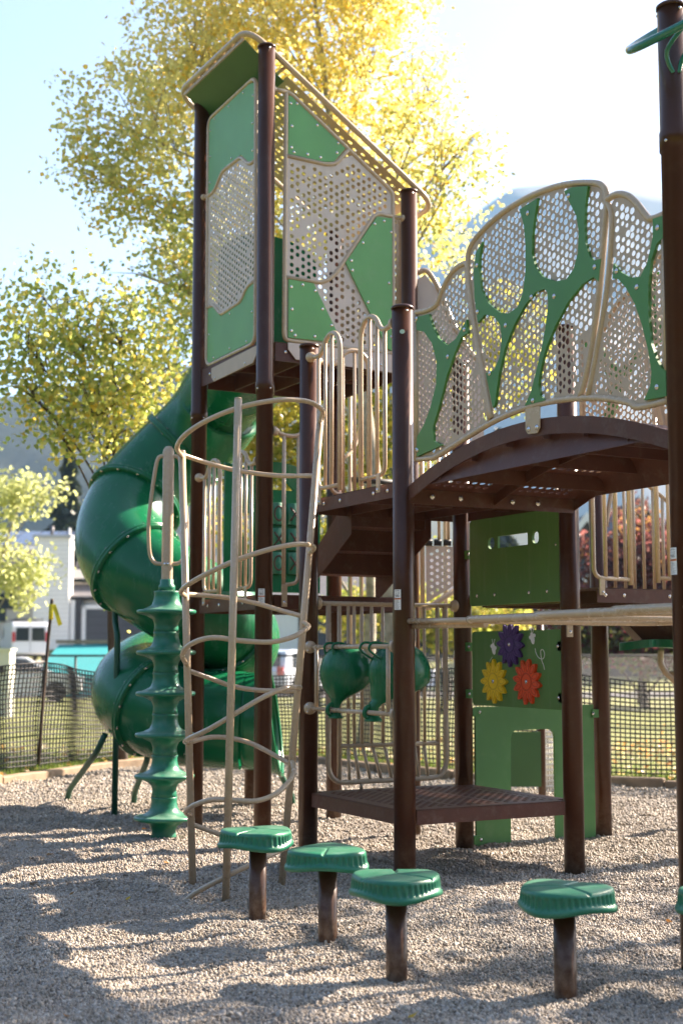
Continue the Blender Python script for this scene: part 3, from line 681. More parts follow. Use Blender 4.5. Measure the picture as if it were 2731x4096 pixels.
# ================================================================== SIDE PLATFORM (right)
sd = thing('side_platform', 'lower brown deck with tan hand rails beyond the slot panel', 'play platform', (2.44, .61, 0))
for x, y, z in ((2.44,1.22,3.05), (2.44,0,3.05), (3.66,1.22,3.05), (3.66,0,3.05)): post(sd, x, y, z)
deck(sd, 1.22+.13, 0, 2.44, 1.22, zM, .095, 'deck'); deck(sd, 2.44, 0, 3.66, 1.22, zM-.004, .095, 'deck')
loop_rail(sd, 1.22, 0, zM, (1,0,0), (0,-1,0)); loop_rail(sd, 2.44, 1.22, zM, (-1,0,0), (0,1,0))
b = MB(); g = lambda u, z: (u, 1.22, z)
b.tube(spline([g(2.52,2.30), g(2.60,2.62), g(2.70,2.72), (2.80,1.22,2.70), g(2.98,2.61), g(3.16,2.50), g(3.40,2.32), g(3.58,2.2)], 5), .0165, 10)
for u, z in ((2.60,2.62), (2.70,2.71), (2.79,2.69), (2.885,2.65), (2.985,2.60), (3.08,2.55), (3.18,2.48), (3.28,2.42), (3.38,2.34), (3.48,2.27)): b.tube([g(u,zM), g(u,z)], .0125, 8)
b.build('guard_rail', tan, sd)
b = MB(); g = lambda u, z: (u, .02, z)
b.tube(fillet([g(1.96,3.0), g(1.96,1.80)], .05), .0165, 10); b.tube([g(1.96,1.83), g(2.38,1.83)], .0135, 8)
for u in (2.06, 2.16, 2.26): b.tube([g(u,1.83), g(u,2.7)], .0125, 8)
b.build('guard_rail', tan, sd)
lf = thing('leaf_step', 'green leaf-shaped step on a bent tan tube below the side platform', 'step', (2.50, .70, 1.10))
b = MB(); c0 = Vector((2.55,.72,1.365)); pts = [(-.27,.0), (-.20,.09), (-.06,.10), (.0,.055), (.05,.11), (.20,.12), (.28,.04), (.26,-.08), (.1,-.13), (.0,-.07), (-.08,-.12), (-.22,-.09)]
sm = [(p.x, p.y) for p in spline([(a, c, 0) for a, c in pts], 4, True)]
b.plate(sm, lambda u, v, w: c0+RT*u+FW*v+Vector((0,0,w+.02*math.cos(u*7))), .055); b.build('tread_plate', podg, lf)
b = MB(); b.tube(spline([c0+RT*.03, c0+RT*.03+Vector((0,0,-.10)), c0+RT*.09+Vector((0,0,-.19)), c0+RT*.22+Vector((0,0,-.26)), c0+RT*.55+Vector((0,0,-.28))], 6), .022, 10)
b.tube([c0+RT*.09+Vector((0,0,-.17)), c0+RT*.55+Vector((0,0,-.13))], .016, 10); b.build('support_tube', tan, lf)
b = MB(); b.plate([(.0,0), (.40,0), (.40,-.17), (.16,-.17)], lambda u, v, w: Vector((2.40,.86,1.555))+RT*u+Vector((0,0,v))+FW*w, .30); b.build('step_underside', brownv, sd)

# ================================================================== TUBE SLIDE
ts = thing('tube_slide', 'big glossy dark green spiral tube slide winding down beside the tower', 'slide', (.34, 4.485, 0))
HC = Vector((.34, 4.485, 0)); HR = .46
zk = [(-40, 3.92), (0, 3.66), (61, 3.22), (120, 2.72), (151, 2.41), (200, 2.09), (241, 1.88), (331, 1.48), (421, 1.28), (511, 1.05), (601, .79), (640, .77)]
def zphi(p):
    for (a, za), (c, zc) in zip(zk, zk[1:]):
        if p <= c: return za+(zc-za)*(p-a)/(c-a)
    return zk[-1][1]
path = [Vector((HC.x+HR, 3.10, 3.97)), Vector((HC.x+HR, 3.55, 3.93)), Vector((HC.x+HR, 4.05, 3.83))]
for p in range(0, 606, 6):
    z = sum(zphi(max(-40, p+d)) for d in (-24,-12,0,12,24))/5
    sh_ = RT*(.17*max(0, min(1, (p-270)/170))); path.append(Vector((HC.x+HR*math.cos(R_(p))+sh_.x, HC.y+HR*math.sin(R_(p))+sh_.y, z)))
e0 = path[-1]; tdir = Vector((-math.sin(R_(600)), math.cos(R_(600)), 0))
for q in range(1, 6): path.append(e0+tdir*(.10*q)+Vector((0,0,-.006*q)))
TR = .41
cuts = [0, 13, 23, 37, 55, 77, 97, 104, len(path)-1]
for a, c in zip(cuts, cuts[1:]):
    seg = path[a:c+1]; b = MB(); b.tube(seg, TR, 40, cap=False); b.tube(seg, TR-.012, 40, cap=False)
    o = b.build('tube_segment', slideg, ts)
    if c != cuts[-1]:
        f = MB(); p = path[c]; d = (path[c+1]-path[c-1]).normalized()
        f.lathe([(TR-.004,-.032), (TR+.036,-.030), (TR+.042,-.022), (TR+.042,-.003), (TR+.034,0), (TR+.042,.003), (TR+.042,.022), (TR+.036,.030), (TR-.004,.032)], p, 48, 0, d)
        X = d.orthogonal().normalized(); Y = d.cross(X)
        for k in range(14):
            a_ = 2*PI*k/14; f.bolt(p+(X*math.cos(a_)+Y*math.sin(a_))*(TR+.022)-d*.031, -d, .012, .008, 1); f.bolt(p+(X*math.cos(a_)+Y*math.sin(a_))*(TR+.022)+d*.031, d, .012, .008, 1)
        f.build('flange', [slideg, steel], o)
# flared run-out at the bottom
b = MB(); p = path[-1]; n = Vector((-tdir.y, tdir.x, 0)); vs = []; K = 40
for q in range(7):
    t = q/6; w = TR-.006+.03*t*t
    for k in range(K):
        a = 2*PI*k/K; vs.append(p+tdir*(.26*t*(1-.22*math.sin(a)))+n*(w*math.cos(a))+Vector((0,0,w*math.sin(a)-.02*t)))
b.add(vs, [(q*K+k, q*K+(k+1) % K, (q+1)*K+(k+1) % K, (q+1)*K+k) for q in range(6) for k in range(K)], 0, True)
o = b.build('exit_hood', slideg, ts); md = o.modifiers.new('solid', 'SOLIDIFY'); md.thickness = .014
MB().tube([vs[6*K+k] for k in range(K)], .018, 8, True).build('exit_rim', slideg, o)
def leg(pts, r=.026):
    b = MB(); b.tube(fillet(pts, .08, 5), r, 12); o = b.build('support_leg', M('leg_green', (.004,.075,.042), .5) if 'leg_green' not in bpy.data.materials else bpy.data.materials['leg_green'], ts)
    return o
leg([Vector((-.245,4.345,1.80)), Vector((-.25,4.345,1.62)), Vector((-.275,4.20,1.50)), Vector((-.275,4.20,-.1))])
leg([Vector((-.30,4.40,.66)), Vector((-.34,4.50,.50)), Vector((-.30,5.35,.12)), Vector((-.26,5.60,-.1))])
leg([Vector((.02,4.23,.66)), Vector((.02,4.23,.45)), Vector((.17,4.95,.1)), Vector((.22,5.1,-.1))])
leg([cf(-.90,12.6,1.55), cf(-.88,12.5,1.25), cf(-.72,12.35,1.0), cf(-.70,12.3,-.1)])
leg([cf(-.62,11.9,.62), cf(-.60,12.0,.45), cf(-.45,12.5,.1), cf(-.42,12.6,-.1)])

# ================================================================== SPIRAL CLIMBER
sc_ = thing('spiral_climber', 'tan corkscrew climber of three leaning poles wound with a bent tube', 'climber', (-.85, .35, 0))
PL = (Vector((-1.031,.664,-.12)), Vector((-1.143,.644,2.53))); PM = (Vector((-1.068,.121,-.12)), Vector((-1.077,-.018,2.745))); PRr = (Vector((-.590,.424,-.12)), Vector((-.392,.300,2.785)))
for a, c in (PL, PM, PRr):
    b = MB(); b.tube([a, c], .0215, 16); b.lathe([(.0215,0),(.019,.008),(.0001,.012)], c, 16); b.build('pole', tan, sc_)
def onp(P, z): return P[0]+(P[1]-P[0])*((z-P[0].z)/(P[1].z-P[0].z))
SEG = [[onp(PRr,2.72),(-.50,.04,2.735),(-.59,-.03,2.755),(-.694,-.08,2.765),(-.867,-.099,2.754),(-1.073,-.024,2.706),(-1.214,.134,2.638),(-1.268,.328,2.575),(-1.250,.50,2.525),onp(PL,2.505)],
 [onp(PL,2.514),(-.90,.745,2.480),(-.732,.752,2.454),(-.515,.621,2.417),onp(PRr,2.395)],
 [onp(PRr,1.93),(-.50,.12,1.955),(-.683,-.015,1.962),(-.878,-.047,1.92),(-1.063,.015,1.856),(-1.185,.138,1.782),(-1.238,.30,1.725),(-1.215,.50,1.69),onp(PL,1.675)],
 [onp(PL,1.686),(-.90,.738,1.684),(-.77,.736,1.672),(-.629,.668,1.642),(-.535,.563,1.597),onp(PRr,1.555)],
 [onp(PRr,1.52),(-.53,.14,1.495),(-.668,.02,1.455),(-.711,.004,1.43),(-.859,-.015,1.391),(-1.041,.027,1.405),(-1.161,.125,1.437),(-1.225,.28,1.40),(-1.225,.45,1.33),onp(PL,1.27)],
 [onp(PL,1.24),(-.89,.722,1.185),(-.791,.719,1.142),(-.638,.64,1.112),onp(PRr,1.118)],
 [onp(PRr,1.13),(-.58,.15,1.145),(-.763,.017,1.153),(-.893,.003,1.106),(-1.051,.054,1.009),(-1.155,.146,.922),(-1.21,.35,.86),(-1.15,.55,.83),onp(PL,.82)],
 [onp(PL,.818),(-.98,.71,.832),(-.901,.719,.847),(-.794,.708,.84),(-.678,.651,.81),(-.608,.579,.761),onp(PRr,.69)],
 [onp(PRr,.71),(-.60,.20,.66),(-.729,.072,.603),(-.807,.048,.553),(-.932,.042,.522),(-1.046,.076,.54),(-1.141,.15,.548),(-1.20,.29,.50),(-1.19,.45,.44),onp(PL,.40)],
 [onp(PL,.35),(-.93,.70,.305),(-.849,.697,.268),(-.682,.615,.235),onp(PRr,.217)],
 [onp(PRr,.225),(-.64,.20,.245),(-.767,.083,.248),(-.938,.062,.190),(-1.106,.139,.105),(-1.204,.295,.012),(-1.24,.36,-.06)]]
for s in SEG:
    s = [Vector(p) for p in s]; s = [s[0]]+[s[i]*.64+(s[i-1]+s[i+1])*.18 for i in range(1, len(s)-1)]+[s[-1]]
    MB().tube(spline(s, 7), .0145, 12).build('climbing_tube', tan, sc_)

# ================================================================== DISC CLIMBER
dc = thing('disc_climber', 'pole of six stacked green flared discs with a tan looped grab handle on top', 'climber', (-.455, 2.62, 0))
DC = Vector((-.455, 2.62, 0))
def disc(z):
    def fn(r, zz, a):
        if r < .125: r = r*.90
        if r > .115 and r < .195:
            w = (math.cos(6*a)*.5+.5)**2
            return r, zz+(w*.020 if zz < 0 else -w*.006)
        return r*(1+.006*math.cos(6*a)), zz
    pr = [(.097,-.150), (.104,-.147), (.099,-.12), (.097,-.10), (.102,-.080), (.113,-.058), (.133,-.040), (.160,-.027), (.190,-.022), (.208,-.018), (.217,-.010), (.2195,.000), (.214,.010), (.196,.015), (.170,.019), (.146,.028), (.124,.046), (.110,.074), (.103,.105), (.102,.132), (.108,.146), (.100,.150)]
    b = MB(); b.lathe(pr, DC+Vector((0,0,z)), 48, 0, None, fn)
    return b
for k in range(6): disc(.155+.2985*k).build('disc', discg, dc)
MB().lathe([(.062,1.795),(.062,1.835),(.05,1.85),(.05,1.88),(.044,1.885)], DC, 24).build('top_collar', discg, dc)
MB().lathe([(.042,-.1),(.042,.02),(.042,2.83),(.038,2.855),(.022,2.875),(.0001,2.88)], DC, 24).build('pole', tan, dc)
for s in (-1, 1):
    b = MB(); g = lambda u, z: DC+RT*(u*s)+Vector((0,0,z))
    b.tube(spline([g(.03,2.80), g(.055,2.803), g(.078,2.785), g(.095,2.72), g(.122,2.52), g(.140,2.33), g(.140,2.20), g(.132,2.09), g(.115,2.035), g(.085,2.005), g(.03,1.998)], 5), .0145, 10)
    b.bolt(DC-FW*.042+RT*(.012*s)+Vector((0,0,1.995)), -FW, .010, .007, 1); b.build('grab_handle', [tan, steel], dc)

# ================================================================== STEPPING PODS
def pod_meshes():
    N = 288; vs = []; fs = []
    def Rf(a): return .183*(1+.072*math.cos(3*a)+.012*math.cos(6*a))
    seams = [R_(60+120*k) for k in range(3)]
    def seam(a, r):
        m = 0
        for s in seams:
            d = (a-s+PI) % (2*PI)-PI
            if abs(d) < 1.0:
                w = abs(math.sin(d))*r; m = max(m, math.exp(-(w/.0065)**2))
        return m
    prof = []   # (radius factor, z, rib, seamed)
    for t in (.02,.08,.15,.25,.38,.5,.62,.74,.84,.90): prof.append((t, .104-.006*t*t, 0, 1))
    prof += [(.94,.0955,0,.8), (.965,.091,0,.4), (.982,.084,0,.1), (.990,.076,0,0), (.995,.070,.6,0), (1.0,.062,1,0), (1.006,.050,1,0), (1.012,.036,1,0), (1.016,.029,.6,0), (1.02,.024,0,0), (1.048,.019,0,0), (1.058,.012,0,0), (1.055,.004,0,0), (1.03,-.003,0,0), (.97,-.002,0,0), (.9,.01,0,0), (.5,.022,0,0), (.02,.022,0,0)]
    for (t, z, rib, sm) in prof:
        z = .018+(z-.018)*.80 if z > .018 else z
        for k in range(N):
            a = 2*PI*k/N; r = Rf(a)*t; q = .5+.5*math.cos(42*a)
            r -= rib*.0095*(1-q**.7 if q > 0 else 1)
            lob = math.cos(3*a)
            zz = z-(.007*lob if z < .03 and t > .8 else .007*lob*max(0, (.060-z)/.035) if z < .060 and t > .8 else 0)+(.003*lob*t*t if z > .065 else 0)
            if sm: zz -= sm*.012*seam(a, r)*(1 if t > .28 else .4)
            vs.append((r*math.cos(a), r*math.sin(a), zz))
    for i in range(len(prof)-1):
        for k in range(N):
            k2 = (k+1) % N; fs.append((i*N+k, (i+1)*N+k, (i+1)*N+k2, i*N+k2))
    fs.append(tuple(range(N))); fs.append(tuple(reversed(range((len(prof)-1)*N, len(prof)*N))))
    return vs, fs
pv, pf = pod_meshes()
pods = [(-1.126, -.414, 0.357, 25, 'farthest green stepping pod, its post in front of the corkscrew climber'),
        (-1.105, -1.135, 0.347, 55, 'green stepping pod between the farthest pod and the sunlit ribbed one'),
        (-1.200, -1.918, 0.342, 242, 'middle green stepping pod with a sunlit ribbed rim, in front of the platform post'),
        (-.759, -2.468, 0.338, 88, 'nearest green stepping pod standing apart, right of the lower deck'),
        (-.222, -2.806, 0.338, 40, 'green stepping pod beside the foot of the ring-handled post')]
root0 = None
for k, (x, y, z, rz, lb) in enumerate(pods):
    if root0 is None:
        root0 = thing('stepping_pod', lb, 'stepping pod', (0,0,0), 'green stepping pods on short brown posts')
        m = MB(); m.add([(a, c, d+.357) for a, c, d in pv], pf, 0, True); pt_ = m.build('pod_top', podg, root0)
        ps_ = MB().lathe([(.0445,-.25), (.0445,.372)], (0,0,0), 32).build('pod_post', brown, root0)
        root0.location = (x, y, 0); root0.rotation_euler.z = R_(rz)
    else:
        r = root0.copy(); COL.objects.link(r); r['label'] = lb; r.location = (x, y, z-.357); r.rotation_euler.z = R_(rz)
        for ch in (pt_, ps_): c = ch.copy(); COL.objects.link(c); c.parent = r

# ================================================================== OTHER EQUIPMENT BEHIND
q = thing('lattice_shelter', 'brown post with a mid green board and pale lattice seen through the doorway', 'play shelter', (3.0, 2.85, 0))
MB().tube([cf(1.86,13.0,-.1), cf(1.86,13.0,1.7)], .036, 16).build('post', brown, q)
MB().tube([cf(-.81,12.4,-.1), cf(-.81,12.4,2.2)], .05, 16).build('post', brown, q)
MB().plate([(1.40,.12), (1.84,.12), (1.84,.62), (1.40,.62)], lambda u, v, w: cf(u, 12.9+w, v), .02).build('board', greend, q)
b = MB()
for k in range(10): b.tube([cf(1.90+.026*k,13.5,-.05), cf(1.90+.026*k,13.5,.66)], .0095, 6)
for k in range(13): b.tube([cf(1.88,13.49,.0+.052*k), cf(2.16,13.49,.03+.052*k)], .0095, 6)
b.build('lattice', white, q)
q = thing('arch_climber', 'tan tube climber with curved rails and black rungs behind the upper deck', 'climber', (1.9, 3.0, 0))
b = MB()
for lt, dp_, zt in ((.075,12.0,3.9), (.175,12.2,4.0), (.95,12.6,3.6), (1.10,12.5,3.7)): b.tube([cf(lt,dp_,zM-.4), cf(lt,dp_,zt)], .019, 10)
b.tube(spline([cf(-.02,11.9,3.02), cf(.04,11.9,3.05), (cf(.12,12.0,3.16)), cf(.165,12.1,3.40), cf(.17,12.2,3.7)], 6), .015, 8)
b.build('rails', tan, q)
b = MB(); b.tube([cf(.08,12.0,2.86), cf(.62,12.3,2.86)], .026, 10); b.tube([cf(.08,12.0,2.3), cf(.62,12.3,2.3)], .026, 10); b.build('rungs', black, q)
q = thing('perforated_chute_panel', 'tan hexagon-holed board with black rollers on its top edge behind the brown post', 'play panel', (1.75, 2.35, 1.7))
A0 = Vector((1.66,2.402,0)); dx = (Vector((1.858,2.294,0))-A0).normalized()
pl = [(.0,1.742), (.30,1.93), (.30,2.185), (.0,2.20)]
MB().plate(pl, lambda u, v, w: A0+dx*u+Vector((0,0,v))+FW*w, .012, hexholes(pl, .052, .0145, .016, .012)).build('board', palesheet, q)
b = MB(); b.tube([A0+dx*-.06+Vector((0,0,1.70)), A0+dx*.02+Vector((0,0,1.705)), A0+dx*.32+Vector((0,0,1.90))], .022, 10); b.tube([A0+dx*-.03+Vector((0,0,1.6)), A0+dx*-.03+Vector((0,0,3.3))], .019, 10)
for k in range(4): b.tube([A0+dx*(.03+.075*k)+Vector((0,0,2.2)), A0+dx*(.03+.075*k)+Vector((0,0,3.1))], .0125, 8)
b.build('rails', tan, q)
b = MB()
for k in range(4): b.tube([A0+dx*(-.01+.075*k)+Vector((0,0,2.225)), A0+dx*(.05+.075*k)+Vector((0,0,2.222))], .026, 12)
b.build('rollers', black, q)
q = thing('curved_top_panel', 'tan curved-top board with hexagon holes behind the left end of the bridge', 'play panel', (1.5, 1.9, 3.0))
A0 = Vector((1.22,1.985,0)); dx = RT
hp = [(.10,2.9), (.10,4.22), (.16,4.26), (.26,4.12), (.34,3.90), (.46,3.68), (.60,3.52), (.60,2.9)]
tp = lambda u, v, w: A0+dx*u+Vector((0,0,v))+FW*w
MB().plate(hp, tp, .004, hexholes(hp, .075, .020, .022, .05, 6, .002, .3)).build('board', palesheet, q)
b = MB(); b.tube(spline([tp(*p, 0) for p in [(.08,2.9), (.08,4.18), (.11,4.27), (.18,4.28), (.27,4.13), (.35,3.92), (.47,3.69), (.62,3.52)]], 5), .020, 10); b.build('frame', tan, q)

# ================================================================== GROUND
from mathutils import noise as mn
def gh(x, y):
    return .030*mn.noise(Vector((x*1.7, y*1.7, 3.1)))+.026*mn.noise(Vector((x*4.3, y*4.3, 1.7)))+.006*mn.noise(Vector((x*11, y*11, .7)))
KERB = [(-9.5,.2),(-6.0,2.95),(-3.2,5.17),(-.37,7.49),(1.34,8.89),(2.55,9.45),(3.35,9.25),(3.75,8.30),(3.85,6.9),(4.05,5.62),(4.5,4.95),(5.02,4.27),(5.39,3.82),(9.0,-.6),(12.5,-6.0),(9.0,-14.0),(-4.0,-15.0),(-11.0,-8.0)]
def gravel_mat():
    m = bpy.data.materials.new('gravel'); m.use_nodes = True; nt = m.node_tree; n = nt.nodes; l = nt.links; b = n['Principled BSDF']
    tc = n.new('ShaderNodeTexCoord'); vo = n.new('ShaderNodeTexVoronoi'); vo.inputs['Scale'].default_value = 85; l.new(tc.outputs['Object'], vo.inputs['Vector'])
    cr = n.new('ShaderNodeValToRGB'); e = cr.color_ramp.elements
    e[0].position = 0; e[0].color = (0.182,0.145,0.110,1); e[1].position = 1; e[1].color = (0.352,0.302,0.244,1)
    for p, c in ((.25,(0.224,0.192,0.157,1)), (.5,(0.273,0.240,0.201,1)), (.75,(0.243,0.222,0.204,1))): q = e.new(p); q.color = c
    sp = n.new('ShaderNodeSeparateColor'); l.new(vo.outputs['Color'], sp.inputs[0]); l.new(sp.outputs[0], cr.inputs[0])
    big = n.new('ShaderNodeTexNoise'); big.inputs['Scale'].default_value = .8; big.inputs['Detail'].default_value = 4; l.new(tc.outputs['Object'], big.inputs['Vector'])
    mr = n.new('ShaderNodeMapRange'); mr.inputs['To Min'].default_value = .82; mr.inputs['To Max'].default_value = 1.15; l.new(big.outputs['Fac'], mr.inputs['Value'])
    mx = n.new('ShaderNodeMix'); mx.data_type = 'RGBA'; mx.blend_type = 'MULTIPLY'; mx.inputs[0].default_value = 1; l.new(cr.outputs[0], mx.inputs[6]); l.new(mr.outputs[0], mx.inputs[7])
    l.new(mx.outputs[2], b.inputs['Base Color']); b.inputs['Roughness'].default_value = .8
    bp = n.new('ShaderNodeBump'); bp.inputs['Strength'].default_value = 1; bp.inputs['Distance'].default_value = .02; bp.invert = True
    l.new(vo.outputs['Distance'], bp.inputs['Height']); l.new(bp.outputs['Normal'], b.inputs['Normal'])
    return m
def pebble_mat():
    m = bpy.data.materials.new('pebble'); m.use_nodes = True; nt = m.node_tree; n = nt.nodes; l = nt.links; b = n['Principled BSDF']
    oi = n.new('ShaderNodeObjectInfo'); cr = n.new('ShaderNodeValToRGB'); e = cr.color_ramp.elements
    e[0].position = 0; e[0].color = (0.200,0.157,0.115,1); e[1].position = 1; e[1].color = (0.544,0.479,0.393,1)
    for p, c in ((.15,(0.280,0.224,0.162,1)), (.35,(0.384,0.322,0.243,1)), (.55,(0.328,0.290,0.246,1)), (.75,(0.440,0.369,0.281,1)), (.9,(0.376,0.349,0.316,1))): q = e.new(p); q.color = c
    l.new(oi.outputs['Random'], cr.inputs[0]); ge = n.new('ShaderNodeNewGeometry'); no = n.new('ShaderNodeTexNoise'); no.inputs['Scale'].default_value = .9; no.inputs['Detail'].default_value = 5
    l.new(ge.outputs['Position'], no.inputs['Vector']); mr = n.new('ShaderNodeMapRange'); mr.inputs['From Min'].default_value = .3; mr.inputs['From Max'].default_value = .7; mr.inputs['To Min'].default_value = .74; mr.inputs['To Max'].default_value = 1.12; l.new(no.outputs['Fac'], mr.inputs['Value'])
    mx = n.new('ShaderNodeMix'); mx.data_type = 'RGBA'; mx.blend_type = 'MULTIPLY'; mx.inputs[0].default_value = 1; l.new(cr.outputs[0], mx.inputs[6]); l.new(mr.outputs[0], mx.inputs[7]); l.new(mx.outputs[2], b.inputs['Base Color']); b.inputs['Roughness'].default_value = .62
    return m
gm = gravel_mat()
NX, NY = 250, 280; vs = np.zeros((NX*NY, 3)); k = 0
lat_ = np.linspace(-11, 11, NX); dep_ = np.linspace(2.0, 17.5, NY)
for d in dep_:
    for a in lat_:
        p = CAM+FW*float(d)+RT*float(a)
        vs[k] = (p.x, p.y, gh(p.x, p.y) if inpoly((p.x, p.y), KERB) else -.25); k += 1
idx = np.arange(NX*NY).reshape(NY, NX)
fs = np.stack([idx[:-1,:-1], idx[:-1,1:], idx[1:,1:], idx[1:,:-1]], -1).reshape(-1, 4)
def npmesh(name, V, F, mats, smooth=False, cols=None):
    me = bpy.data.meshes.new(name); V = np.asarray(V, np.float32); F = np.asarray(F, np.int32); w = F.shape[1]
    me.vertices.add(len(V)); me.vertices.foreach_set('co', V.ravel()); me.loops.add(F.size); me.loops.foreach_set('vertex_index', F.ravel())
    me.polygons.add(len(F)); me.polygons.foreach_set('loop_start', np.arange(0, F.size, w, dtype=np.int32))
    for m in mats: me.materials.append(m)
    me.polygons.foreach_set('use_smooth', np.full(len(F), smooth))
    if cols is not None:
        ca = me.color_attributes.new('col', 'FLOAT_COLOR', 'POINT'); ca.data.foreach_set('color', np.asarray(cols, np.float32).ravel())
    me.update(calc_edges=True); me.validate()
    o = bpy.data.objects.new(name, me); COL.objects.link(o); return o
kind(npmesh('gravel_ground', vs, fs, [gm], True), 'structure')
# loose pebbles, dense near the path, thinner farther off
rs = np.random.RandomState(4); P = []; 
for (d0, d1, per, s0, s1) in ((4.0, 6.0, 11500, .0038, .0085), (6.0, 8.0, 8800, .0042, .0092), (8.0, 10.5, 4800, .005, .0105), (10.5, 13.5, 1900, .007, .012), (13.5, 18.5, 800, .009, .016)):
    n = int(per*(d1-d0)*2*(.27*d1+.7)); d = rs.uniform(d0, d1, n); a = rs.uniform(-1, 1, n)*(.27*d1+.7)
    for i in range(n):
        x = CAM.x+FW.x*d[i]+RT.x*a[i]; y = CAM.y+FW.y*d[i]+RT.y*a[i]
        if not inpoly((x, y), KERB): continue
        s = rs.uniform(s0, s1)*(1.5 if rs.rand() < .06 else 1); P.append((x, y, gh(x, y)+s*rs.uniform(-.1, .55), s))
P = np.array(P)
me = bpy.data.meshes.new('pebbles'); me.vertices.add(len(P)); me.vertices.foreach_set('co', P[:,:3].astype(np.float32).ravel())
at = me.attributes.new('psize', 'FLOAT', 'POINT'); at.data.foreach_set('value', P[:,3].astype(np.float32))
peb = bpy.data.objects.new('pebbles', me); COL.objects.link(peb); kind(peb, 'stuff')
ng = bpy.data.node_groups.new('pebble_scatter', 'GeometryNodeTree'); ng.interface.new_socket('Geometry', in_out='INPUT', socket_type='NodeSocketGeometry'); ng.interface.new_socket('Geometry', in_out='OUTPUT', socket_type='NodeSocketGeometry')
N = ng.nodes; L = ng.links; gi = N.new('NodeGroupInput'); go = N.new('NodeGroupOutput')
m2p = N.new('GeometryNodeMeshToPoints'); iop = N.new('GeometryNodeInstanceOnPoints'); ico = N.new('GeometryNodeMeshIcoSphere'); ico.inputs['Subdivisions'].default_value = 2; ico.inputs['Radius'].default_value = 1
ssm = N.new('GeometryNodeSetShadeSmooth'); smt = N.new('GeometryNodeSetMaterial'); smt.inputs['Material'].default_value = pebble_mat()
rr1 = N.new('FunctionNodeRandomValue'); rr1.data_type = 'FLOAT_VECTOR'; rr1.inputs[1].default_value = (6.28,6.28,6.28)
rr2 = N.new('FunctionNodeRandomValue'); rr2.data_type = 'FLOAT_VECTOR'; rr2.inputs[0].default_value = (.85,.6,.42); rr2.inputs[1].default_value = (1.35,1.0,.8); rr2.inputs['Seed'].default_value = 5
na = N.new('GeometryNodeInputNamedAttribute'); na.data_type = 'FLOAT'; na.inputs['Name'].default_value = 'psize'
vm = N.new('ShaderNodeVectorMath'); vm.operation = 'SCALE'; L.new(rr2.outputs[0], vm.inputs[0]); L.new(na.outputs[0], vm.inputs['Scale'])
L.new(gi.outputs[0], m2p.inputs[0]); L.new(m2p.outputs[0], iop.inputs['Points']); L.new(ico.outputs[0], ssm.inputs[0]); L.new(ssm.outputs[0], smt.inputs[0]); L.new(smt.outputs[0], iop.inputs['Instance'])
L.new(rr1.outputs[0], iop.inputs['Rotation']); L.new(vm.outputs[0], iop.inputs['Scale']); L.new(iop.outputs[0], go.inputs[0])
md = peb.modifiers.new('scatter', 'NODES'); md.node_group = ng

# timber kerb
for i in range(1, 13):
    a, c = Vector((*KERB[i], 0)), Vector((*KERB[i+1], 0)); d = (c-a); Lg = d.length; d.normalize(); nn = Vector((-d.y, d.x, 0))
    o = MB().box((-.03,-.07,-.2), (Lg-.035,.07,.075+.012*(i % 3)), 0, (d, nn, Vector((0,0,1))), a).build('timber_kerb', timber)
    tag(o, 'weathered timber edging the gravel at the foot of the black mesh fence', 'kerb', 'timber edging round the gravel')
    o.modifiers.new('bev', 'BEVEL').width = .012
# lawn ring + terrain
def mixmat(name, cols, scale, rough=.9, bump=0.0, bscale=200):
    m = bpy.data.materials.new(name); m.use_nodes = True; nt = m.node_tree; n = nt.nodes; l = nt.links; b = n['Principled BSDF']
    tc = n.new('ShaderNodeTexCoord'); t = n.new('ShaderNodeTexNoise'); t.inputs['Scale'].default_value = scale; t.inputs['Detail'].default_value = 9; t.inputs['Roughness'].default_value = .65
    l.new(tc.outputs['Object'], t.inputs['Vector']); cr = n.new('ShaderNodeValToRGB'); e = cr.color_ramp.elements
    e[0].position = .3; e[0].color = (*cols[0], 1); e[1].position = .7; e[1].color = (*cols[-1], 1)
    for k, c in enumerate(cols[1:-1]): q = e.new(.3+.4*(k+1)/(len(cols)-1)); q.color = (*c, 1)
    l.new(t.outputs['Fac'], cr.inputs[0]); l.new(cr.outputs[0], b.inputs['Base Color']); b.inputs['Roughness'].default_value = rough
    if bump:
        t2 = n.new('ShaderNodeTexNoise'); t2.inputs['Scale'].default_value = bscale; t2.inputs['Detail'].default_value = 5; l.new(tc.outputs['Object'], t2.inputs['Vector'])
        bp = n.new('ShaderNodeBump'); bp.inputs['Strength'].default_value = bump; bp.inputs['Distance'].default_value = .05; l.new(t2.outputs['Fac'], bp.inputs['Height']); l.new(bp.outputs['Normal'], b.inputs['Normal'])
    return m
grassm = mixmat('lawn_grass', [(.10,.135,.03), (.20,.22,.06), (.38,.33,.14)], 5, .9, .8, 90)
asph = mixmat('asphalt', [(.05,.05,.052), (.075,.073,.072)], 3, .85, .3, 120)
outer = [tuple(cf(a, d))[:2] for a, d in ((-70,-38), (70,-38), (70,24), (-70,24))]
lw = MB(); V2 = [Vector(p) for p in outer]+[Vector(p) for p in KERB]
Ed = [(0,1),(1,2),(2,3),(3,0)]+[(4+i, 4+(i+1) % len(KERB)) for i in range(len(KERB))]
vo, eo, fo, _, _, _ = delaunay_2d_cdt(V2, Ed, [], 1, 1e-6)
keep = [tuple(f) for f in fo if not inpoly(sum((vo[i] for i in f), Vector((0,0)))/len(f), KERB)]
